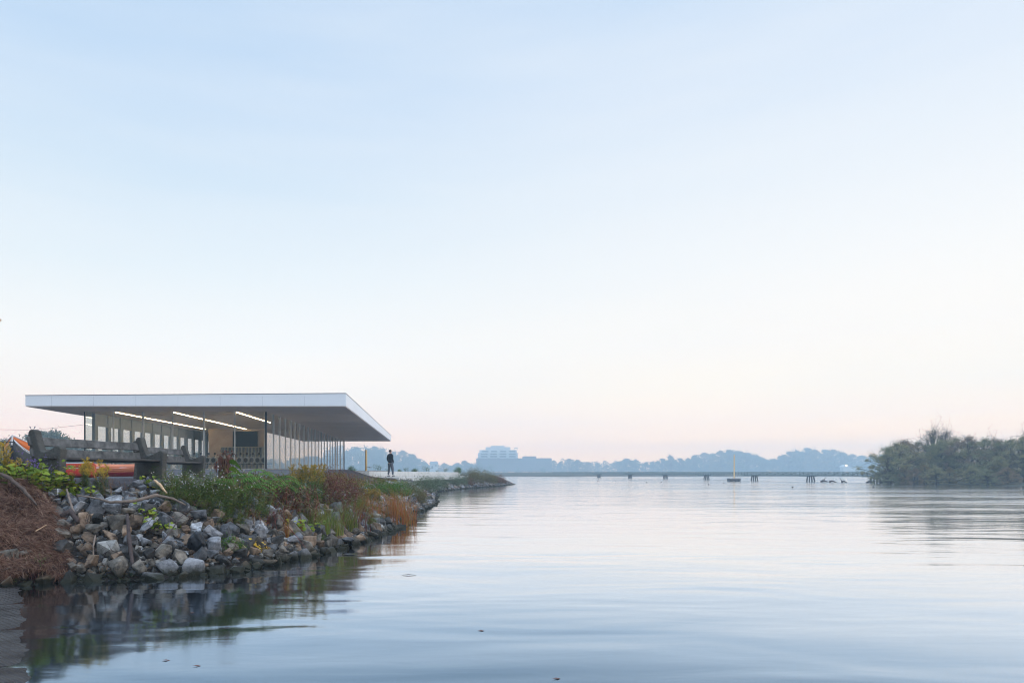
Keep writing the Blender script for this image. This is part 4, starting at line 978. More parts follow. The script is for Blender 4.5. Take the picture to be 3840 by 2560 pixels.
# lake side glazing
sy = [42.0] + [10.04 * F / (VX - p) for p in (1026, 1049, 1070.6, 1090, 1106, 1123, 1140, 1155.6, 1169, 1181.6, 1195.6, 1206, 1217, 1227.6, 1238, 1247.5, 1257.6, 1265, 1277, 1288)] + [80.8]
thick = {4, 6, 11, 17, 18, 19}
for i in range(len(sy) - 1):
    pb('glass_panel', MB().box(XR - .012, XR + .012, sy[i] + .03, sy[i + 1] - .03, FZ + .03, TZ), M['glass'])
    if i:
        if i in thick: pb('door_post', MB().box(XR - .16, XR + .05, sy[i] - .06, sy[i] + .06, FZ, TZ), M['warmpost'])
        else: pb('mullion', MB().box(XR - .10, XR + .045, sy[i] - .026, sy[i] + .026, FZ, TZ), M['alu'])
pb('corner_post', MB().box(XR - .03, XR + .03, Y1 - .03, Y1 + .03, FZ, TZ), M['darkalu'])
pb('column', MB().box(XR - .5, XR - .36, 43.6, 43.74, FZ, TZ), M['alu'])
# inland glazing with broad door frames
ly = np.arange(Y0 + .3, 79, 1.8)
for i, y in enumerate(ly):
    pb('door_frame', MB().box(XL - .09, XL + .10, y + .78, y + 1.18, FZ, TZ).box(XL - .05, XL + .05, y + 1.18, y + 2.58, FZ + 2.75, FZ + 3.0), M['greypanel'])
    pb('glass_panel', MB().box(XL - .012, XL + .012, y + 1.19, y + 2.57, FZ + .03, FZ + 2.74), M['glass'])
    pb('transom_panel', MB().box(XL - .03, XL + .03, y + 1.18, y + 2.58, FZ + 3.0, TZ), M['greypanel'])
pb('glass_panel', MB().box(XL - .012, XL + .012, Y0 + .04, Y0 + 1.07, FZ + .03, TZ), M['glass'])
pb('end_wall', MB().box(XL + .1, XR - 3, Y1 - .15, Y1, FZ, TZ), M['wood'])
XW = wx(782, 59.2)
pb('wood_wall', MB().box(XW, XR - .45, 59.2, 59.45, FZ, TZ), M['wood'])
pb('wood_wall', MB().box(XW + .001, XW + 6.4, 59.46, 77, FZ, TZ), M['wood'])
for (x, ya, yb_) in ((-19.4, 42.25, 59.9 - .8), (-15.85, 42.25, 59.0), (-11.92, 42.25, 51.2)):
    pb('ceiling_light', MB().box(x - .024, x + .024, ya, yb_, TZ - .03, TZ - .004), M['led'])
# television, shelves, rowing machines
tv = thing('television', 'large dark television mounted on the wood wall', 'television', ((wx(873, 59.1) + wx(966, 59.1)) / 2, 59.1, wz(1674, 59.1)))
w_ = (wx(966, 59.1) - wx(873, 59.1)) / 2; h_ = (1674 - 1616) / F * 59.1
MB().box(-w_, w_, -.05, .03, 0, h_).build('casing', M['ergdark'], tv, bevel=.01)
MB().box(-w_ + .03, w_ - .03, -.058, -.051, .03, h_ - .03).build('screen', M['screen'], tv)
sh = thing('shelf_unit', 'pale open shelf unit below the television', 'shelf', (wx(828, 58.6), 58.6, FZ))
sw = wx(1000, 58.6) - wx(828, 58.6) - .4; shh = wz(1675, 58.6) - FZ; nc = 12
mb = MB()
for i in range(nc + 1): mb.box(i * sw / nc - .02, i * sw / nc + .02, 0, .4, 0, shh)
mb.build('upright', M['shelf'], sh)
mb = MB()
for i in range(5): mb.box(0, sw, .001, .399, i * (shh - .04) / 4 + .001, i * (shh - .04) / 4 + .039)
mb.build('shelf', M['shelf'], sh)
MB().box(0, sw, .4, .42, 0, shh).build('back_panel', M['greypanel'], sh)
def erg(loc, rz, label):
    t = thing('rowing_machine', label, 'rowing machine', loc, rz, 'rowing machines lined up inside the glass')
    a = MB(); a.tube([(0, -.12, .72), (0, .02, .72)], .27, 24); a.build('flywheel_housing', M['erg'], t)
    c = MB(); c.tube([(0, -.16, .72), (0, -.121, .72)], .17, 24); c.tube([(0, -.17, .72), (0, -.161, .72)], .03, 10); dk = c.build('flywheel_cover', M['ergdark'], t)
    MB().box(-.04, .04, .03, 1.9, .38, .44).build('rail', M['ergdark'], t)
    MB().box(-.15, .15, .9, 1.15, .441, .50).build('seat', M['ergdark'], t)
    for s in (-1, 1):
        MB().tube([(s * .04, -.06, .5), (s * .26, -.16, .02)], .022, 6).build('leg', M['erg'], t)
    MB().tube([(0, 1.86, .38), (0, 1.9, .02)], .022, 6).build('leg', M['erg'], t)
    MB().tube([(0, -.05, .96), (.02, .06, 1.16)], .014, 6).build('monitor_arm', M['ergdark'], t)
    MB().box(-.07, .07, .03, .07, 1.12, 1.28).build('monitor', M['ergdark'], t)
    return t
EX = [726, 752, 781, 804, 838, 870, 901, 925, 947, 969, 992]
EN = ['rowing machine %s' % s for s in ('left of the bench arm behind glass', 'behind the left mullion above the bench arm', 'behind the bench arm right side', 'left of the wilted canna behind glass', 'hidden behind the wilted canna', 'behind the canna right leaf',
      'at the mullion beside the canna leaf', 'third from the glass corner', 'second from the pale glass column', 'beside the pale glass column', 'right in the glass corner')]
e0 = None
for px, nm in zip(EX, EN):
    l = (wx(px, 52), 52.0, FZ)
    if l[0] > XR - .35: l = (XR - .4, 52.0, FZ)
    if e0 is None: e0 = erg(l, R(-18), nm)
    else: dup(e0, l, R(-18), 1.0, nm)

# ------------------------------------------------------------------ concrete wall, landing, poles, person
wl = thing('block_wall', 'low pale concrete block retaining wall behind the standing person', 'wall', (WA.x, WA.y, 0))
LW = (WB - WA).length; rz = math.atan2(WD.y, WD.x)
mb = MB(); rw = random.Random(3)
M4 = Matrix.Rotation(rz, 4, 'Z')
for c in range(2):
    x = 0.0 - (c * .9)
    while x < LW:
        x0, x1 = max(0, x), min(LW, x + 1.8); zb = .95 + c * .35; dz = -.0035 * x
        if x1 - x0 > .1: mb.box(x0 + .006, x1 - .006, -.02 + rw.uniform(0, .01), .35, zb + dz, zb + .345 + dz, M4)
        x += 1.8
mb.build('block_course', M['concrete'], wl, bevel=.01)
mb = MB()
mb.box(-1.05, .0, -.001, .38, .95, 1.29).box(-1.05, .0, .004, .38, 1.30, 1.65); mb.build('return_block', M['concrete'], wl, bevel=.01)
ld = MB().box(wx(1436, 44.2), wx(1496, 44.2), 44.2, 46.2, .85, 1.262)
o = ld.build('concrete_landing', M['concrete'], bevel=.015); tag(o, 'pale concrete landing block under the standing person', 'landing')
M4 = Matrix.Translation((WA.x, WA.y, 0)) @ M4
wk = MB().box(.8, LW, -1.1, -.03, .9, 1.20, M4).build('concrete_walkway', M['concrete']); tag(wk, 'narrow concrete walkway along the foot of the block wall', kind='structure')
def pole(name, loc, h, label, bracket=True):
    t = thing(name, label, 'pole', loc)
    MB().tube([(0, 0, 0), (0, 0, h)], [.10, .085], 12).build('pole_shaft', M['yellow'], t, smooth=False)
    return t
py_ = pole('yellow_pole', (wx(1373, 60), 60, 1.5), wz(1686, 60) - 1.5, 'slim yellow pole with a small side bracket behind the wall')
MB().tube([(0, -.05, .55), (.35, -.1, .5)], .03, 6).box(.25, .5, -.16, -.04, .44, .5).build('bracket', M['steel'], py_)

def skinned(name, nodes, edges, mt, parent, root=0, sub=2):
    me = bpy.data.meshes.new(name); me.from_pydata([n[0] for n in nodes], edges, [])
    o = bpy.data.objects.new(name, me); COL.objects.link(o)
    md = o.modifiers.new('skin', 'SKIN'); md.use_smooth_shade = True
    for i, n_ in enumerate(nodes):
        r_ = n_[1]; me.skin_vertices[0].data[i].radius = r_ if isinstance(r_, tuple) else (r_, r_)
    me.skin_vertices[0].data[root].use_root = True
    o.modifiers.new('sub', 'SUBSURF').levels = sub; o.modifiers['sub'].render_levels = sub
    dg = bpy.context.evaluated_depsgraph_get(); m2 = bpy.data.meshes.new_from_object(o.evaluated_get(dg)); m2.name = name
    bpy.data.objects.remove(o); m2.materials.clear(); m2.materials.append(mt)
    for p_ in m2.polygons: p_.use_smooth = True
    q = bpy.data.objects.new(name, m2); COL.objects.link(q); q.parent = parent; return q
man = thing('person', 'person in black hooded jacket and grey trousers looking over the lake', 'person', (wx(1464, 45), 45.0, 1.264), R(-38))
# local +y is forward, feet at z=0
FT = [(-.17, .02), (.20, .0)]
def legs(k=1.0, dz=0):
    return [((0, 0, .93), (.13 * k, .105 * k)), ((-.10, 0, .86), .095 * k), ((-.135, .03, .50), .068 * k), ((-.185, -.01, .12), .05 * k), ((.10, 0, .86), .095 * k), ((.165, .03, .50), .068 * k), ((.23, -.02, .12), .05 * k)]
LE = [(0, 1), (1, 2), (2, 3), (0, 4), (4, 5), (5, 6)]
body = legs(.66) + [((0, .0, 1.12), (.11, .08)), ((0, -.01, 1.32), (.14, .10)), ((0, -.01, 1.44), (.09, .08)), ((.0, 0, 1.52), .055), ((.0, .012, 1.60), (.07, .075)), ((.0, .012, 1.70), (.078, .088)), ((.0, 0.01, 1.76), (.05, .055)),
        ((-.17, -.01, 1.42), .05), ((-.215, -.06, 1.18), .04), ((-.16, .0, 1.05), .026), ((-.11, .02, .96), .018), ((.17, -.01, 1.42), .05), ((.215, -.06, 1.18), .04), ((.16, .0, 1.05), .026), ((.11, .02, .96), .018)]
BE = LE + [(0, 7), (7, 8), (8, 9), (9, 10), (10, 11), (11, 12), (12, 13), (9, 14), (14, 15), (15, 16), (16, 17), (9, 18), (18, 19), (19, 20), (20, 21)]
skinned('body', body, BE, M['skin'], man)
skinned('trousers', [((0, 0, .97), (.160, .130)), ((-.10, 0, .86), .112), ((-.135, .03, .50), .082), ((-.185, -.01, .13), .060), ((.10, 0, .86), .118), ((.165, .03, .50), .090), ((.23, -.02, .13), .060)], LE, M['trousers'], man)
jk = [((0, 0, .875), (.185, .15)), ((0, 0, 1.12), (.165, .13)), ((0, -.01, 1.32), (.185, .135)), ((0, -.01, 1.45), (.12, .11)), ((-.19, -.01, 1.41), .075), ((-.225, -.06, 1.18), .062), ((-.18, .09, .955), .066), ((.19, -.01, 1.41), .075), ((.225, -.06, 1.18), .062), ((.18, .09, .955), .066), ((0, -.02, 1.57), (.078, .07))]
skinned('jacket', jk, [(0, 1), (1, 2), (2, 3), (3, 4), (4, 5), (5, 6), (3, 7), (7, 8), (8, 9), (3, 10)], M['jacket'], man)
def blob(name, c, s, mt, par, sub=3, cut=None):
    bm = bmesh.new(); bmesh.ops.create_icosphere(bm, subdivisions=sub, radius=1)
    for v in bm.verts:
        v.co = Vector((v.co.x * s[0], v.co.y * s[1], v.co.z * s[2])) * (1 + .06 * noise.noise(v.co * 4))
        if cut is not None and v.co.z < cut and v.co.y > -0.02: v.co.z = cut; v.co.y *= .9
    for f in bm.faces: f.smooth = True
    me = bpy.data.meshes.new(name); bm.to_mesh(me); bm.free(); me.materials.append(mt); o = bpy.data.objects.new(name, me); COL.objects.link(o); o.parent = par; o.location = c; return o
blob('hair', (0, -.018, 1.70), (.096, .108, .102), M['hair'], man, cut=.0)
for s in (-1, 1): blob('ear', (s * .088, .005, 1.665), (.012, .022, .032), M['skin'], man, 2)
blob('nose', (0, .10, 1.655), (.012, .02, .024), M['skin'], man, 2)
for x, y in ((-.185, .03), (.23, .02)):
    sh_ = blob('shoe', (x, y + .02, .055), (.05, .14, .055), M['shoe'], man, 3)
    s2 = blob('sole', (0, 0, -.035), (.053, .143, .02), M['sole'], sh_, 3)

# ------------------------------------------------------------------ boats
def hull(name, L, Wd, D, mats, label, stations=16, sheer=.35, inner=None):
    """dinghy: bow at +x, keel z=0"""
    t = thing(name, label, 'boat')
    rows = []; K = 9
    for i in range(stations + 1):
        u = i / stations; x = -L / 2 + L * u
        hw = Wd / 2 * (1 - max(0, (u - .35) / .65) ** 2.2) * (0.86 + .14 * min(1, u / .35)); hw = max(hw, .012)
        top = D * (1 + sheer * max(0, (u - .3) / .7) ** 2 + .22 * sheer * max(0, (.4 - u) / .4) ** 2); kb = D * .9 * max(0, (u - .78) / .22) ** 2
        pr = []
        for k in range(K):
            s = k / (K - 1); y = hw * (s / .375 * .74 if s < .375 else .74 + .26 * ((s - .375) / .625) ** .8); z = kb + (top - kb) * (s / .375 * .12 if s < .375 else .12 + .88 * (s - .375) / .625)
            pr.append((y, z))
        rows.append((x, pr, hw, top))
    def shell(k0, k1, off, nm, mt):
        mb = MB()
        for sg in (-1, 1):
            vs = []
            for (x, pr, hw, top) in rows:
                for k in range(k0, k1 + 1):
                    y, z = pr[k]; vs.append(Vector((x, sg * (y + off), z)))
            n_ = k1 - k0 + 1
            mb.add(vs, [(i * n_ + k, (i + 1) * n_ + k, (i + 1) * n_ + k + 1, i * n_ + k + 1) for i in range(stations) for k in range(n_ - 1)])
        o = mb.build(nm, mt, t, smooth=True); md = o.modifiers.new('t', 'SOLIDIFY'); md.thickness = .012; return o
    shell(0, 6, 0, 'hull', mats[0]); shell(6, 8, .004, 'top_strake', mats[1])
    for sg in (-1, 1):
        mb = MB(); mb.tube([Vector((x, sg * (pr[6][0] + .012), pr[6][1])) for (x, pr, hw, top) in rows], .012, 6); mb.build('rub_rail', mats[2], t, smooth=True)
    for sg in (-1, 1):
        mb = MB(); mb.tube([Vector((x, sg * (hw + .01), top)) for (x, pr, hw, top) in rows], .018, 6); mb.build('gunwale', mats[2], t, smooth=True)
    x, pr, hw, top = rows[0]
    tp = [(-y, z) for y, z in pr[::-1]] + pr[1:]
    MB().add([Vector((x, a, b_)) for a, b_ in tp] + [Vector((x - .03, a, b_)) for a, b_ in tp], [tuple(range(len(tp))), tuple(range(2 * len(tp) - 1, len(tp) - 1, -1))] + [(i, i + 1, len(tp) + i + 1, len(tp) + i) for i in range(len(tp) - 1)]).build('transom', mats[0], t)
    for u in (.3, .62):
        x, pr, hw, top = rows[int(u * stations)]; MB().box(x - .12, x + .12, -hw * .93, hw * .93, top * .66, top * .66 + .03).build('thwart', mats[3], t)
    mb = MB(); mb.tube([Vector((rows[-1][0] + .01, 0, rows[-1][1][0][1])), Vector((rows[-1][0] + .02, 0, rows[-1][3] + .02))], .02, 6); mb.build('stem_post', mats[2], t)
    return t
rb_ = hull('rowing_dinghy', 3.1, 1.25, .36, (M['crimson'], M['salmon'], M['salmon'], M['boatin']), 'crimson dinghy with a faded orange top strake behind the bench', sheer=.4)
rb_.location = (wx(364, 24.6), 24.6, 1.425); rb_.rotation_euler = (R(-7), 0, R(190))
r2 = hull('rowing_dinghy', 1.7, .95, .42, (M['red'], M['red'], M['rope'], M['boatin']), 'bright red dinghy with a pale rim beneath the bench seat, left')
r2.location = (wx(240, 21.6), 21.6, 1.40); r2.rotation_euler = (R(6), 0, R(200))
gb = hull('grey_dinghy', 2.1, 1.15, .50, (M['hullgrey'], M['orange'], M['rope'], M['boatin']), 'dark grey dinghy with an orange top strake, bow raised on a trailer')
bow = P(48, 1634, 16.2)
Rm = Matrix.Rotation(R(281), 4, 'Z') @ Matrix.Rotation(R(-15), 4, 'Y')
gb.rotation_euler = Rm.to_euler(); gb.location = bow - (Rm @ Vector((1.05, 0, .68)))
mb = MB(); K = 10; a, b_ = Vector((1.06, .05, .55)), Vector((.55, .48, .60))
mb.tube([a.lerp(b_, i / K) + Vector((0, .10 * math.sin(math.pi * i / K), -.26 * math.sin(math.pi * i / K))) for i in range(K + 1)], .013, 6); mb.build('rope', M['rope'], gb, smooth=True)
tr = thing('boat_trailer', 'low boat trailer carrying the grey dinghy', 'trailer', (gb.location.x, gb.location.y, 1.42), R(281))
MB().box(-1.2, 1.3, -.03, .03, .30, .36).box(.42, .48, -.6, .6, .28, .299).build('frame', M['steel'], tr)
MB().tube([(1.25, 0, .33), (1.42, 0, .84)], .022, 6).tube([(1.40, -.24, .86), (1.40, .26, .86)], .014, 6).build('winch_post', M['darkalu'], tr)
for s in (-1, 1):
    wh = MB().tube([(.45, s * .62 - .06, .2), (.45, s * .62 + .06, .2)], .2, 20).build('wheel', M['rubber'], tr)
for (x) in (-.9, .7): MB().box(x - .05, x + .05, -.35, .35, .365, .42).build('bunk', M['rubber'], tr)

# ------------------------------------------------------------------ lamp, wires, utility pole
Yl = 95.0
lp = thing('street_lamp', 'distant double-headed street lamp left of the bench', 'lamp', (wx(122, Yl), Yl, hgt(wx(122, Yl), Yl)))
hz_ = wz(1612, Yl) - lp.location.z
MB().tube([(0, 0, 0), (0, 0, hz_)], [.09, .05], 8).build('post', M['steel'], lp)
for s in (-1, 1):
    a_ = MB().tube([(0, 0, hz_), (s * .12, 0, hz_ + .08), (s * .22, 0, hz_ + .2)], .025, 6).build('arm', M['steel'], lp)
    MB().tube([(s * .22, 0, hz_ + .2), (s * .32, 0, hz_ + .42), (s * .40, 0, hz_ + .54)], [.05, .09, .05], 8).build('lamp_head', M['steel'], a_)
def wire(pts, r, label):
    mb = MB(); mb.tube(pts, r, 4, False); o = mb.build('power_line', M['coping']); tag(o, label, 'wire'); return o
Yw = 60
wire([P(px, 1603 + 8 * math.sin(math.pi * (px + 200) / 620) - (max(0, px - 130) * .085), Yw) for px in range(-260, 330, 25)], .012, 'thin sagging power line crossing the sky left of the pavilion')
up = thing('utility_pole', 'utility pole just outside the left edge, crossarm tips showing', 'pole', (wx(-75, 22), 22, 1.4))
MB().tube([(0, 0, 0), (0, 0, 6.2)], [.13, .10], 10).build('post', M['driftwood'], up)
for (z, x1, y1) in ((wz(1203, 22) - 1.4, wx(12, 22) - wx(-75, 22), 0), (wz(1229, 22) - 1.4, wx(6, 22) - wx(-75, 22), 0)):
    MB().box(-.7, x1, -.04 - .13, .04 - .13, z - .03, z + .03).build('crossarm', M['palewood'], up)

# ------------------------------------------------------------------ trees
def tree(name, seed, h, w, nl, ls, lf, bare=0.0, low=0.12, ncl=46):
    rr = random.Random(seed); tk, cr = MB(), MB(); t = thing(name, '-', 'tree')
    tk.tube([(0, 0, -.3), (rr.gauss(0, .02) * h, 0, h * .3), (rr.gauss(0, .03) * h, rr.gauss(0, .03) * h, h * .62)], [h * .028, h * .02, h * .01], 7)
    cl = []
    for k in range(ncl):
        a = rr.uniform(0, 6.28); q = rr.uniform(.15, 1) ** .55; u = rr.random(); z = low + (1 - low) * u
        env = math.sin(math.pi * min(1, .24 + .755 * u)) ** .85
        env *= 1 + .35 * noise.noise(Vector((math.cos(a) * 1.3 + seed, math.sin(a) * 1.3, z * 2.5)))
        c = Vector((math.cos(a) * q * w / 2 * env, math.sin(a) * q * w / 2 * env, z * h * (.93 + .07 * rr.random())))
        r_ = h * rr.uniform(.045, .12); cl.append((c, r_))
        s = Vector((0, 0, h * min(.6, max(.12, z * .6)))); mid = s.lerp(c, .55) + Vector((0, 0, -.03 * h))
        tk.tube([s, mid, c], [h * .010, h * .006, h * .0022], 4, False)
        for q_ in range(3 if not bare else 6):
            e = c + rv(rr, r_ * .9); tk.tube([c.lerp(mid, .3), e], [h * .003, h * .001], 3, False)
            if bare:
                for z_ in range(3): tk.tube([e, e + rv(rr, r_ * .6)], [h * .0012, h * .0006], 3, False)
    for c, r_ in cl:
        for k in range(int(nl / ncl * (1 - bare))):
            v = rv(rr, 1); v = v.normalized() * (abs(rr.gauss(0, .65)) + .15) * r_; v.z *= .9
            cr.leaf(c + v, rv(rr).normalized(), rv(rr), ls * rr.uniform(.6, 1.5), ls * rr.uniform(.5, .9))
    tk.build('trunk', M['bark'], t)
    if cr.f: cr.build('crown', M[lf], t)
    t.location = (0, -60, -60)
    return t
TP = [tree('broadleaf_tree', 1, 10, 10, 5200, .42, 'treeleaf', low=.0, ncl=72), tree('broadleaf_tree', 2, 10, 8, 4800, .42, 'treeleaf', low=.0, ncl=72), tree('broadleaf_tree', 3, 10, 12, 5600, .44, 'treeleaf', low=.0, ncl=72), tree('autumn_tree', 4, 10, 9, 4800, .42, 'treegold', low=.0, ncl=72), tree('slender_tree', 5, 10, 5.5, 3600, .38, 'treeleaf', low=.0, ncl=72)]
TI = [tree('lakeside_tree', 11, 6, 7.5, 17000, .10, 'bankleaf', low=.02, ncl=80), tree('lakeside_tree', 12, 6, 6.2, 15000, .10, 'bankleaf', low=.02, ncl=70), tree('golden_tree', 13, 5, 4.5, 9000, .10, 'treegold', low=.02, ncl=60), tree('half_bare_tree', 14, 7.5, 5.0, 4500, .09, 'bankleaf', bare=.65, low=.35, ncl=60)]
usedt = set()
rt = random.Random(21)
def plant_tree(pr, px, Y, hpx, label, group, wid=1.0, sink=0.0):
    x = wx(px, Y); z = hgt(x, Y) - .1; zt = wz(hpx, Y); hh = {id(TI[0]): 6, id(TI[1]): 6, id(TI[2]): 5, id(TI[3]): 7.5}.get(id(pr), 10)
    s = (zt - z) / hh
    if id(pr) not in usedt:
        usedt.add(id(pr)); q = pr; q.location = (x, Y, z); q.rotation_euler = (0, 0, rt.uniform(0, 6.28)); q.scale = (s * wid, s * wid, s)
        CH.setdefault(q.name, [(c, list(c.children)) for c in q.children])
    else: q = dup(pr, (x, Y, z), rt.uniform(0, 6.28), (s * wid, s * wid, s))
    q['label'] = label; q['group'] = group; q['category'] = 'tree'; return q
G1 = 'misty trees on the far shore'
# thickets along the far shore that read as one mass
rw_ = random.Random(8); mbw = MB()
for k in range(30000):
    px = rw_.uniform(1180, 3360); Yk = 815 + rw_.uniform(-8, 8); top = 8 + 9 * (.5 + .5 * noise.noise(Vector((px * .012, 0, 4)))) + 4 * noise.noise(Vector((px * .05, 2, 4)))
    if 1600 < px < 2100: top *= .75
    mbw.leaf(Vector((wx(px, Yk), Yk, 1 + rw_.random() ** .8 * top)), rv(rw_).normalized(), Vector((rw_.gauss(0, .5), rw_.gauss(0, .5), 1)), rw_.uniform(.8, 2.0), rw_.uniform(.6, 1.2))
o = mbw.build('far_woods', M['treeleaf']); tag(o, 'misty continuous thicket along the far shore', kind='stuff')
# far shore skyline: (px, top py)
SKY = [(1225, 1705, 'faint tree seen beneath the roof by the glass end'), (1262, 1700, 'faint tree beside the pavilion glass end'), (1298, 1690, 'rounded misty tree right of the pavilion glass'), (1335, 1684, 'misty tree left of the yellow pole'), (1372, 1680, 'misty tree behind the yellow pole'), (1402, 1673, 'tallest misty tree left of the person'), (1436, 1684, 'misty tree just left of the person'),
 (1478, 1690, 'misty tree behind the person'), (1510, 1692, 'broad misty tree right of the person'), (1540, 1708, 'misty tree sloping down right of the person'), (1568, 1728, 'low misty tree left of the pump house'), (1594, 1732, 'low misty tree beside the pump house'),
 (1664, 1738, 'small misty tree right of the pump house'), (1690, 1742, 'small misty tree between pump house and block'), (1716, 1738, 'small misty tree left of the apartment block'), (1742, 1734, 'pointed misty tree left of the apartment block'), (1768, 1740, 'low misty tree at the apartment block corner'), (1794, 1730, 'misty tree in front of the brick block corner'),
 (1840, 1748, 'low misty tree before the brick block, left'), (1890, 1752, 'low misty tree before the brick block, middle'), (1940, 1750, 'low misty tree before the brick block, right'), (1990, 1752, 'low misty tree under the brick block window row'), (2035, 1746, 'low misty tree at the brick block right end'),
 (2076, 1728, 'dark rounded misty tree right of the brick block'), (2104, 1735, 'small misty tree right of the brick block'), (2135, 1722, 'misty tree above the bridge left end'), (2165, 1728, 'misty tree above the bridge second span'), (2205, 1736, 'low misty tree above the bridge second span'), (2240, 1738, 'low misty tree above the first bridge pier'),
 (2275, 1740, 'low misty tree between the first two piers'), (2318, 1728, 'misty tree left of the second pier'), (2350, 1720, 'misty tree above the second bridge pier'), (2382, 1724, 'misty tree right of the second pier'), (2420, 1730, 'misty tree between second and third pier'), (2450, 1724, 'pointed misty tree near the third pier'),
 (2482, 1714, 'misty tree left above the third pier'), (2515, 1710, 'tall misty tree above the third pier'), (2548, 1714, 'thin-topped misty tree right of the third pier'), (2580, 1722, 'lower misty tree right of the third pier'), (2610, 1710, 'misty tree left of the fourth pier'), (2642, 1706, 'misty tree above the fourth pier'),
 (2672, 1700, 'tall misty tree right of the fourth pier'), (2702, 1690, 'round misty tree left of the lake pole'), (2735, 1688, 'tallest misty tree just left of the lake pole'), (2768, 1696, 'misty tree right behind the lake pole'), (2802, 1700, 'misty tree above the fifth pier'), (2832, 1708, 'misty tree right of the fifth pier'), (2866, 1716, 'lower misty tree right of the fifth pier'),
 (2900, 1718, 'misty tree in the dip of the skyline'), (2930, 1706, 'misty tree left of the tall twin crown'), (2962, 1690, 'left crown of the tall misty pair'), (2990, 1692, 'right crown of the tall misty pair'), (3024, 1682, 'tall misty tree above the sixth pier'), (3056, 1690, 'misty tree right above the sixth pier'), (3092, 1684, 'tall misty tree left of the lit house'),
 (3124, 1690, 'misty tree behind the lit house'), (3158, 1700, 'misty tree right of the lit house'), (3196, 1702, 'misty tree left of the bank trees'), (3232, 1706, 'misty tree beside the bank trees'), (3268, 1708, 'misty tree partly behind the bank trees'), (3310, 1702, 'misty tree mostly behind the bank trees')]
for i, (px, tp, lb) in enumerate(SKY):
    Y = 740 + 60 * rt.random()
    if 1790 < px < 2060: Y = 725
    plant_tree(TP[(i * 7 + i // 3) % 5], px, Y, tp + rt.uniform(-7, 5), lb, G1, rt.uniform(1.25, 1.8))
BK = [(-25, 1665, 'hazy tree at the far left edge'), (20, 1652, 'hazy tree behind the goldenrod plumes'), (78, 1650, 'hazy tree behind the street lamp, left'), (118, 1632, 'hazy tree directly behind the street lamp'), (160, 1618, 'hazy tree behind the nearer bench end'), (205, 1622, 'hazy tree right of the bench end'), (245, 1642, 'hazy tree sloping down toward the pavilion'), (290, 1664, 'low hazy tree left of the pavilion post')]
for i, (px, tp, lb) in enumerate(BK):
    plant_tree(TP[(i * 3 + 1) % 4], px, 150 + 20 * rt.random(), tp, lb, 'hazy trees behind the parked boats', 1.2)
for i, (px, tp) in enumerate([(350, 1690), (410, 1680), (470, 1675), (530, 1690), (600, 1700), (670, 1690), (740, 1700)]):
    plant_tree(TP[(i * 2) % 5], px, 185, tp, 'tree seen through the pavilion glass, %s from left' % ORD[i], 'trees seen through the glass', 1.3)
IS = [(3332, 1682, 1, 92, .75, 'leftmost bank tree leaning over the driftwood'), (3358, 1660, 0, 93, 1.15, 'dark bank tree at the left end of the right-hand grove'), (3400, 1652, 1, 95, 1.3, 'rounded bank tree left of the half-bare one'), (3448, 1656, 0, 96, 1.15, 'bank tree beneath the half-bare crown'),
 (3500, 1606, 3, 96, 1.0, 'tall half-bare tree standing above the grove'), (3545, 1612, 3, 98, .8, 'second half-bare tree above the grove'), (3530, 1650, 1, 93, 1.0, 'bank tree right of the half-bare pair'), (3580, 1640, 0, 93, 1.05, 'broad bank tree in the middle of the grove'), (3632, 1638, 1, 91, 1.1, 'tallest leafy tree of the grove'),
 (3684, 1643, 0, 90, 1.0, 'bank tree right of the tallest leafy one'), (3728, 1640, 3, 90, .9, 'half-bare tree near the right edge'), (3740, 1652, 1, 88, 1.0, 'bank tree beneath the right half-bare tree'), (3790, 1646, 0, 86, 1.1, 'bank tree second from the right edge'), (3838, 1642, 1, 84, 1.0, 'rightmost bank tree at the frame edge'), (3845, 1628, 3, 85, .9, 'half-bare tree cut by the right edge'),
 (3466, 1742, 2, 88, 1.1, 'small golden tree low in front of the grove'), (3560, 1752, 2, 86, .9, 'golden bush at the middle waterline of the grove'), (3395, 1748, 2, 90, .9, 'golden bush at the left waterline of the grove'), (3740, 1722, 2, 86, 1.0, 'orange-tinged tree near the right edge'), (3640, 1750, 1, 84.5, 1.3, 'low dark bush at the grove waterline'), (3780, 1752, 1, 81, 1.3, 'low dark bush at the right waterline'), (3700, 1756, 0, 82.5, 1.2, 'low spreading bush between the waterline bushes'), (3510, 1750, 0, 86.8, 1.3, 'low dark bush under the half-bare pair'), (3430, 1756, 1, 88.6, 1.3, 'low dark bush left of the half-bare pair'), (3340, 1770, 1, 91.5, 1.4, 'low bush at the bridge end')]
for i, (x, y, h_) in enumerate([(-26, -22, 9), (-36, -26, 10), (-45, -20, 9.5), (-54, -28, 11), (-65, -24, 10), (-77, -30, 11), (-31, -34, 11)]):
    q = dup(TP[i % 4], (x, y, 1.2), rt.uniform(0, 6), h_ / 10, 'tree mirrored faintly in the pavilion front glass', 'trees mirrored in the front glass'); q['category'] = 'tree'
ISM = [M['bankleaf'], leafmat('olive_bank_leaf', [(0.19, 0.19, 0.09), (0.27, 0.25, 0.11), (0.33, 0.27, 0.12)]), leafmat('brown_bank_leaf', [(0.20, 0.14, 0.09), (0.30, 0.20, 0.11), (0.16, 0.14, 0.08)]), leafmat('dark_bank_leaf', [(0.08, 0.10, 0.06), (0.12, 0.145, 0.08), (0.16, 0.17, 0.09)])]
for i_, (px, tp, k, Y, wd, lb) in enumerate(IS):
    q = plant_tree(TI[k], px, Y, tp, lb, 'grove on the right-hand bank', wd * 1.1)
    if k != 2:
        for c in q.children:
            if c.name.startswith('crown'): c.material_slots[0].link = 'OBJECT'; c.material_slots[0].material = ISM[(i_ * 5 + i_ // 3) % 4]
for o in TP + TI:
    if id(o) not in usedt: print('unused tree')

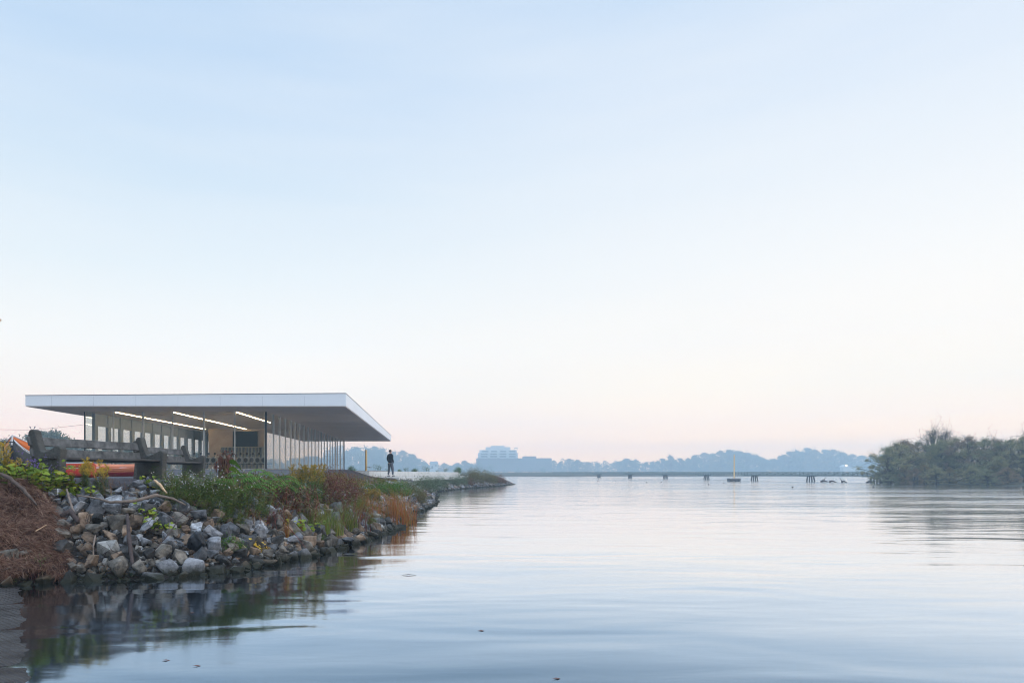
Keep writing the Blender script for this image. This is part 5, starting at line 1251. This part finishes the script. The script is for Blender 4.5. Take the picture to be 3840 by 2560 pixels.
# ------------------------------------------------------------------ far buildings
Yb = 770.0
def bx(mb, x0, x1, ya, yb, dep=14, y0=0.0): mb.box(wx(x0, Yb), wx(x1, Yb), Yb + y0, Yb + y0 + dep, wz(yb, Yb), wz(ya, Yb)); return mb
ab = thing('apartment_block', 'misty white apartment block rising behind a long brick base', 'building')
bx(MB(), 1791, 2069, 1717, 1768, 24).build('brick_base', M['bldbrick'], ab)
bx(bx(MB(), 1796, 1943, 1697, 1716.9, 16, 3), 1802, 1940, 1686, 1696.9, 14, 4).build('white_storeys', M['bldwhite'], ab)
bx(bx(MB(), 1825, 1916, 1675, 1685.9, 10, 5), 1845, 1894, 1670, 1674.9, 8, 6).build('roof_storey', M['bldwhite'], ab)
bx(MB(), 1966, 2013, 1709.5, 1716.9, 12, 4).build('plant_room', M['bldbrick'], ab)
mb = MB(); bx(mb, 1929, 1943, 1677.5, 1680.5, 1, 4); bx(mb, 1930, 1931, 1680.6, 1686, 1, 4); bx(mb, 1941, 1942, 1680.6, 1686, 1, 4); mb.build('roof_frame', M['bldwhite'], ab)
for (xa, xb, ya, yb, n_, y0) in ((1804, 1938, 1688.5, 1694, 4, 3.9), (1799, 1940, 1699, 1704, 4, 2.9), (1799, 1940, 1708, 1713.5, 4, 2.9), (1796, 2064, 1724, 1728, 24, -.1), (1796, 2064, 1735, 1739, 24, -.1)):
    st_ = (xb - xa) / n_
    for i in range(n_): bx(MB(), xa + st_ * i + st_ * .15, xa + st_ * (i + 1) - st_ * .15, ya, yb, .15, y0).build('window', M['window'], ab)
for ya in (1697, 1706): bx(MB(), 1794, 1945, ya, ya + 1.2, 2, .9).build('balcony', M['bldwhite'], ab)
ph = thing('pump_house', 'small misty pitched-roof house left of the apartment block', 'house')
Yb = 720.0
bx(MB(), 1612, 1642, 1738, 1772, 4).build('wall', M['bldwhite'], ph)
mb = MB(); a = [P(1608, 1739, 719.5), P(1646, 1739, 719.5), P(1640, 1729, 723), P(1614, 1729, 723), P(1608, 1739, 728), P(1646, 1739, 728)]
a[4].z = a[0].z; a[5].z = a[0].z; mb.add(a, [(0, 1, 2, 3), (4, 3, 2, 5), (0, 3, 4), (1, 5, 2), (0, 4, 5, 1)]); mb.build('roof', M['roofgrey'], ph)
bx(MB(), 1618, 1624, 1746, 1756, .2, -.15).build('window', M['window'], ph); bx(MB(), 1632, 1637, 1742, 1748, .2, -.15).build('window', M['window'], ph)
hs = thing('lit_house', 'white far-shore house with one warm lamp under its gable', 'house')
Yb = 720.0
bx(MB(), 3162, 3186, 1750, 1766, 6).build('wall', M['bldwhite'], hs); bx(MB(), 3186.2, 3222, 1752, 1766, 5).build('wing', M['bldwhite'], hs)
mb = MB(); a = [P(3160, 1750, 719.8), P(3188, 1750, 719.8), P(3174, 1741, 719.8)]; b3 = [q + Vector((0, 7, 0)) for q in a]; mb.add(a + b3, [(0, 1, 2), (5, 4, 3), (0, 3, 4, 1), (1, 4, 5, 2), (2, 5, 3, 0)]); mb.build('roof', M['bldwhite'], hs)
MB().box(wx(3172, 719.5), wx(3176, 719.5), 719.3, 719.6, wz(1747, 719.5), wz(1743.5, 719.5)).build('wall_lamp', M['lamp_on'], hs)
wh2 = thing('white_shed', 'small white shed at the far trees, left of the grove', 'shed')
bx(MB(), 3266, 3290, 1746, 1762, 5).build('wall', M['bldwhite'], wh2); bx(MB(), 3264, 3292, 1743, 1745.9, 6, -.4).build('roof', M['roofgrey'], wh2)

# ------------------------------------------------------------------ bridge
piers = [G0(2240, 1789), G0(2356, 1791.5), G0(2488, 1794), G0(2641, 1797), G0(2820, 1800.5), G0(3030, 1804.2), G0(3272, 1809)]
A_, Z_ = Vector((41.5, 226, 0)), Vector((piers[-1][0] + 1.2, piers[-1][1] - 8, 0))
path = [A_] + [Vector((x, y, 0)) for x, y in piers] + [Z_]
br = thing('footbridge', 'long grey-green steel truss footbridge crossing the lake on piled piers', 'bridge', (0, 0, 0))
ZB, ZT = .98, 1.56
for i in range(len(path) - 1):
    a, b_ = path[i], path[i + 1]; d = b_ - a; L = d.length; ang = math.atan2(d.y, d.x); M4 = Matrix.Translation(a) @ Matrix.Rotation(ang, 4, 'Z')
    n_ = max(6, int(L / .9)); mb = MB()
    for s in (-.9, .9):
        mb.box(0, L, s - .03, s + .03, ZT - .05, ZT, M4).box(0, L, s - .04, s + .04, ZB - .02, ZB + .10, M4)
        for k in range(n_ + 1):
            x = min(L - .04, L * k / n_); mb.box(x, x + .07, s - .02, s + .02, ZB + .101, ZT - .051, M4)
            if k < n_:
                x1 = L * (k + 1) / n_; p0, p1 = (x, x1) if k % 2 else (x1, x); mb.tube([M4 @ Vector((p0, s, ZB + .1)), M4 @ Vector((p1, s, ZT - .05))], .032, 4)
    mb.build('truss_span', M['bridge'], br)
    MB().box(0, L - .01, -.85, .85, ZB, ZB + .06, M4).build('deck', M['pile'], br)
d = (Z_ - A_).normalized(); ang = math.atan2(d.y, d.x)
for (x, y) in piers:
    M4 = Matrix.Translation((x, y, 0)) @ Matrix.Rotation(ang, 4, 'Z')
    pr = MB().box(-.9, .9, -1.0, 1.0, ZB - .16, ZB - .021, M4).build('pier_cap', M['bridge'], br)
    for k in range(4):
        q = -1.35 + .9 * k; MB().tube([M4 @ Vector((q * .5, .5, ZB - .15)), M4 @ Vector((q * .85, .5, -.8))], .12, 8).build('pile', M['pile'], pr)
# floating dock with yellow pole
Yd = F * H / (1804 - VY)
dk = thing('floating_dock', 'small dark floating dock out on the lake carrying a yellow pole', 'dock', (wx(2752, Yd), Yd, 0))
mb = MB(); hw = 20.5 / F * Yd
mb.box(-hw, hw, -.6, .6, .28, .5); mb.build('deck', M['pile'], dk)
for x in (-hw + .12, -hw * .33, hw * .33, hw - .12): MB().tube([(x, -.5, .14), (x, .5, .14)], .13, 10).build('float', M['rubber'], dk)
mb = MB()
for k in range(9): mb.box(-hw * 1.3 + k * hw * .35, -hw * 1.3 + k * hw * .35 + .03, .62, .65, .5, 1.1)
mb.box(-hw * 1.3, hw * 1.5, .62, .65, 1.1, 1.14).box(-hw * 1.3, hw * 1.5, .60, .64, .44, .5); mb.build('railing', M['bldwhite'], dk)
yp = thing('yellow_pole', 'tall yellow pole standing on the floating dock', 'pole', (dk.location.x + .05, Yd, .5))
MB().tube([(0, 0, 0), (0, 0, wz(1704, Yd) - .5)], [.10, .085], 12).build('pole_shaft', M['yellow'], yp)
# buoys
bm_ = MB().tube([(0, 0, -.08), (0, 0, -.02), (0, 0, .05), (0, 0, .09)], [.05, .08, .08, .03], 10).mesh('buoy', M['buoy'])
for px, py, lb in [(2169, 1799, 'buoy left of the first bridge pier'), (2242, 1804, 'buoy below the first bridge pier'), (2309, 1802, 'buoy left of the second pier'), (2425, 1809, 'buoy between second and third pier'), (2480, 1807, 'buoy below the third pier'), (2658, 1817, 'buoy left of the floating dock'), (2714, 1811, 'buoy nearest the floating dock'), (2972, 1827, 'nearest buoy right of the dock'), (3275, 1826, 'buoy in front of the grove end')]:
    x, y = G0(px, py); o = bpy.data.objects.new('buoy', bm_); COL.objects.link(o); o.location = (x, y, .02); tag(o, 'small dark ' + lb, 'buoy', 'small dark buoys on the lake')
# driftwood by the bridge
def snag(px0, px1, py, up, label, seed):
    rr = random.Random(seed); x0, y0 = G0(px0, py); x1, y1 = G0(px1, py); mb = MB()
    a, b_ = Vector((x0, y0, .05)), Vector((x1, y1, .02)); mb.tube([a, a.lerp(b_, .4) + Vector((0, 0, .15)), b_], [.14, .12, .05], 7)
    for k in range(up):
        c = a.lerp(b_, rr.uniform(0, .5)); e = c + Vector((rr.gauss(0, .45), 0, rr.uniform(.35, 1.0))); mb.tube([c, c.lerp(e, .5) + rv(rr, .06), e], [.05, .035, .012], 5)
    o = mb.build('driftwood', M['darklog'], smooth=True); tag(o, label, 'driftwood', 'driftwood stranded near the bridge')
snag(3078, 3106, 1806, 3, 'forked driftwood right of the sixth bridge pier', 1); snag(3110, 3136, 1807, 0, 'low driftwood log between the forked snags', 2); snag(3156, 3176, 1808, 2, 'driftwood with one raised limb before the far house', 3); snag(3250, 3282, 1809, 1, 'dark driftwood heap at the bridge end', 4)
snag(3300, 3350, 1811, 4, 'pale branches hanging to the water beside the grove', 5)
x, y = G0(1531, 2156); o = MB().tube([(x - .1, y, .004), (x, y + .02, .012), (x + .12, y, .004)], [.002, .005, .002], 5).build('floating_twig', M['darklog']); tag(o, 'small floating twig on open water beyond the rocks', 'twig')

# ------------------------------------------------------------------ haze
m = bpy.data.materials.new('haze_air'); m.use_nodes = True; nt = m.node_tree; nt.nodes.clear()
out = nd(nt, 'ShaderNodeOutputMaterial'); pv = nd(nt, 'ShaderNodeVolumePrincipled')
pv.inputs['Color'].default_value = (0.66, 0.86, 1.0, 1); pv.inputs['Density'].default_value = HAZE = 0.0013; HTOP = 36; pv.inputs['Anisotropy'].default_value = 0.0
nt.links.new(pv.outputs[0], out.inputs['Volume'])
hz = MB().box(-705, 705, -305, 905, -2.7, HTOP).build('haze', m); tag(hz, 'thin pale blue morning haze over the lake', kind='stuff')

# ------------------------------------------------------------------ light
ZEN_FILL, BACK_FILL = 2.3, 0.5
w = bpy.data.worlds.new('World'); scn.world = w; w.use_nodes = True; nt = w.node_tree; nt.nodes.clear()
out = nd(nt, 'ShaderNodeOutputWorld'); bg = nd(nt, 'ShaderNodeBackground')
tc = nd(nt, 'ShaderNodeTexCoord'); sp = nd(nt, 'ShaderNodeSeparateXYZ'); nt.links.new(tc.outputs['Generated'], sp.inputs[0])
AIR = (.42, .65, .89)   # what the haze looks like when nothing shows through it
def glow(stops):
    """radiance outside the haze so that through it the sky reads as given"""
    o = []
    for z, c in stops:
        L = min(900, (HTOP - H) / max(z, 1e-3)); t = max(.20, math.exp(-HAZE * L)); c = [lin(q) for q in c]
        o.append((z, tuple(max(.3, (c[k] - (1 - t) * AIR[k]) / t) for k in range(3)) + (1,)))
    return o
LS = glow([(0.0, (247, 227, 226)), (.02, (247, 229, 228)), (.045, (247, 232, 231)), (.07, (248, 237, 236)), (.11, (249, 245, 242)), (.17, (245, 248, 249)), (.27, (229, 241, 249)), (.37, (212, 231, 247)), (.46, (200, 223, 246)), (.55, (189, 216, 244)), (.66, (182, 208, 241))])
RS = glow([(0.0, (252, 234, 226)), (.02, (252, 236, 228)), (.045, (253, 239, 231)), (.07, (253, 243, 236)), (.11, (252, 248, 241)), (.17, (250, 249, 247)), (.27, (246, 249, 251)), (.38, (233, 242, 251)), (.47, (220, 234, 250)), (.56, (208, 227, 248)), (.66, (200, 222, 247))])
r1, r2_ = ramp(nt, LS), ramp(nt, RS)
nt.links.new(sp.outputs['Z'], r1.inputs[0]); nt.links.new(sp.outputs['Z'], r2_.inputs[0])
mr = nd(nt, 'ShaderNodeMapRange', interpolation_type='SMOOTHSTEP'); mr.inputs['From Min'].default_value = -.45; mr.inputs['From Max'].default_value = .65; nt.links.new(sp.outputs['X'], mr.inputs['Value'])
mx = nd(nt, 'ShaderNodeMixRGB'); nt.links.new(mr.outputs[0], mx.inputs[0]); nt.links.new(r1.outputs[0], mx.inputs[1]); nt.links.new(r2_.outputs[0], mx.inputs[2])
# long faint veils of cloud
mp = nd(nt, 'ShaderNodeMapping'); mp.inputs['Rotation'].default_value = (0, R(-14), 0); mp.inputs['Scale'].default_value = (0.7, 0.7, 5.0); nt.links.new(tc.outputs['Generated'], mp.inputs[0])
cn = nd(nt, 'ShaderNodeTexNoise', Scale=2.2, Detail=4.0); nt.links.new(mp.outputs[0], cn.inputs['Vector'])
cr = ramp(nt, [(.42, (0, 0, 0, 1)), (.72, (.30, .30, .30, 1))]); nt.links.new(cn.outputs['Fac'], cr.inputs[0])
cm = nd(nt, 'ShaderNodeMixRGB'); cm.inputs[2].default_value = srgb(248, 250, 252); nt.links.new(cr.outputs[0], cm.inputs[0]); nt.links.new(mx.outputs[0], cm.inputs[1])
sky = nd(nt, 'ShaderNodeTexSky', sky_type='NISHITA', sun_disc=False, sun_elevation=R(12), sun_rotation=R(98), air_density=1.0, dust_density=2.0)
sk = nd(nt, 'ShaderNodeMixRGB', blend_type='ADD'); sk.inputs[0].default_value = .004; nt.links.new(cm.outputs[0], sk.inputs[1]); nt.links.new(sky.outputs[0], sk.inputs[2])
# added fill light: sky boosted overhead and behind the camera, out of view
mz = nd(nt, 'ShaderNodeMapRange', interpolation_type='SMOOTHSTEP'); mz.inputs['From Min'].default_value = .66; mz.inputs['From Max'].default_value = .92; mz.inputs['To Max'].default_value = ZEN_FILL; nt.links.new(sp.outputs['Z'], mz.inputs['Value'])
my = nd(nt, 'ShaderNodeMapRange', interpolation_type='SMOOTHSTEP'); my.inputs['From Min'].default_value = .15; my.inputs['From Max'].default_value = -.5; my.inputs['To Max'].default_value = BACK_FILL; nt.links.new(sp.outputs['Y'], my.inputs['Value'])
# opposite the dawn the horizon is dull: no glow low down behind the camera
mb_ = nd(nt, 'ShaderNodeMapRange', interpolation_type='SMOOTHSTEP'); mb_.inputs['From Min'].default_value = .25; mb_.inputs['From Max'].default_value = -.25; nt.links.new(sp.outputs['Y'], mb_.inputs['Value'])
ml_ = nd(nt, 'ShaderNodeMapRange', interpolation_type='SMOOTHSTEP'); ml_.inputs['From Min'].default_value = .22; ml_.inputs['From Max'].default_value = .05; ml_.inputs['To Max'].default_value = .93; nt.links.new(sp.outputs['Z'], ml_.inputs['Value'])
mm_ = nd(nt, 'ShaderNodeMath', operation='MULTIPLY'); nt.links.new(mb_.outputs[0], mm_.inputs[0]); nt.links.new(ml_.outputs[0], mm_.inputs[1])
dul = nd(nt, 'ShaderNodeMixRGB'); dul.inputs[2].default_value = (.13, .14, .16, 1); nt.links.new(mm_.outputs[0], dul.inputs[0]); nt.links.new(sk.outputs[0], dul.inputs[1]); sk = dul
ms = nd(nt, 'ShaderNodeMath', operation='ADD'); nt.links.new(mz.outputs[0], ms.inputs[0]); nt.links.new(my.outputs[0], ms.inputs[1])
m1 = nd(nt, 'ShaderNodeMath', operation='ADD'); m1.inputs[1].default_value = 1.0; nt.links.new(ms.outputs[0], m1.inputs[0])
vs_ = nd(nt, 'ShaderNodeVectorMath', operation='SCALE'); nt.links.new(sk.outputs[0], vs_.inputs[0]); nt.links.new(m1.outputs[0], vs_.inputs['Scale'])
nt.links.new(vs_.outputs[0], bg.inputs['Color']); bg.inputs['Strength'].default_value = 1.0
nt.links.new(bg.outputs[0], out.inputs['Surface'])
sun = bpy.data.lights.new('sun', 'SUN'); sun.energy = 1.0; sun.angle = R(25); sun.color = (1, .86, .74)
so = bpy.data.objects.new('sun', sun); COL.objects.link(so)
e_, az = R(12), R(98)      # azimuth from +y toward +x
dv = Vector((math.sin(az) * math.cos(e_), math.cos(az) * math.cos(e_), math.sin(e_))); so.rotation_euler = dv.to_track_quat('Z', 'Y').to_euler(); so.location = dv * 50 + Vector((0, 0, 5))

cam = bpy.data.cameras.new('camera'); cam.sensor_width = 36; cam.lens = 24; cam.clip_end = 3000; cam.clip_start = .05
cam.shift_x = (1920 - VX) / 3840; cam.shift_y = (VY - 1280) / 3840
co = bpy.data.objects.new('camera', cam); COL.objects.link(co); co.location = (0, 0, H); co.rotation_euler = (R(90), 0, 0); scn.camera = co
scn.view_settings.view_transform = 'Standard'; scn.view_settings.look = 'None'; scn.view_settings.gamma = 1; scn.view_settings.exposure = 0
cy = scn.cycles; cy.max_bounces = 8; cy.transparent_max_bounces = 24; cy.volume_bounces = 2; cy.use_denoising = True; cy.use_adaptive_sampling = False; cy.filter_width = 1.1
try: cy.denoiser = 'OPENIMAGEDENOISE'
except Exception: pass
cy.sample_clamp_indirect = 6
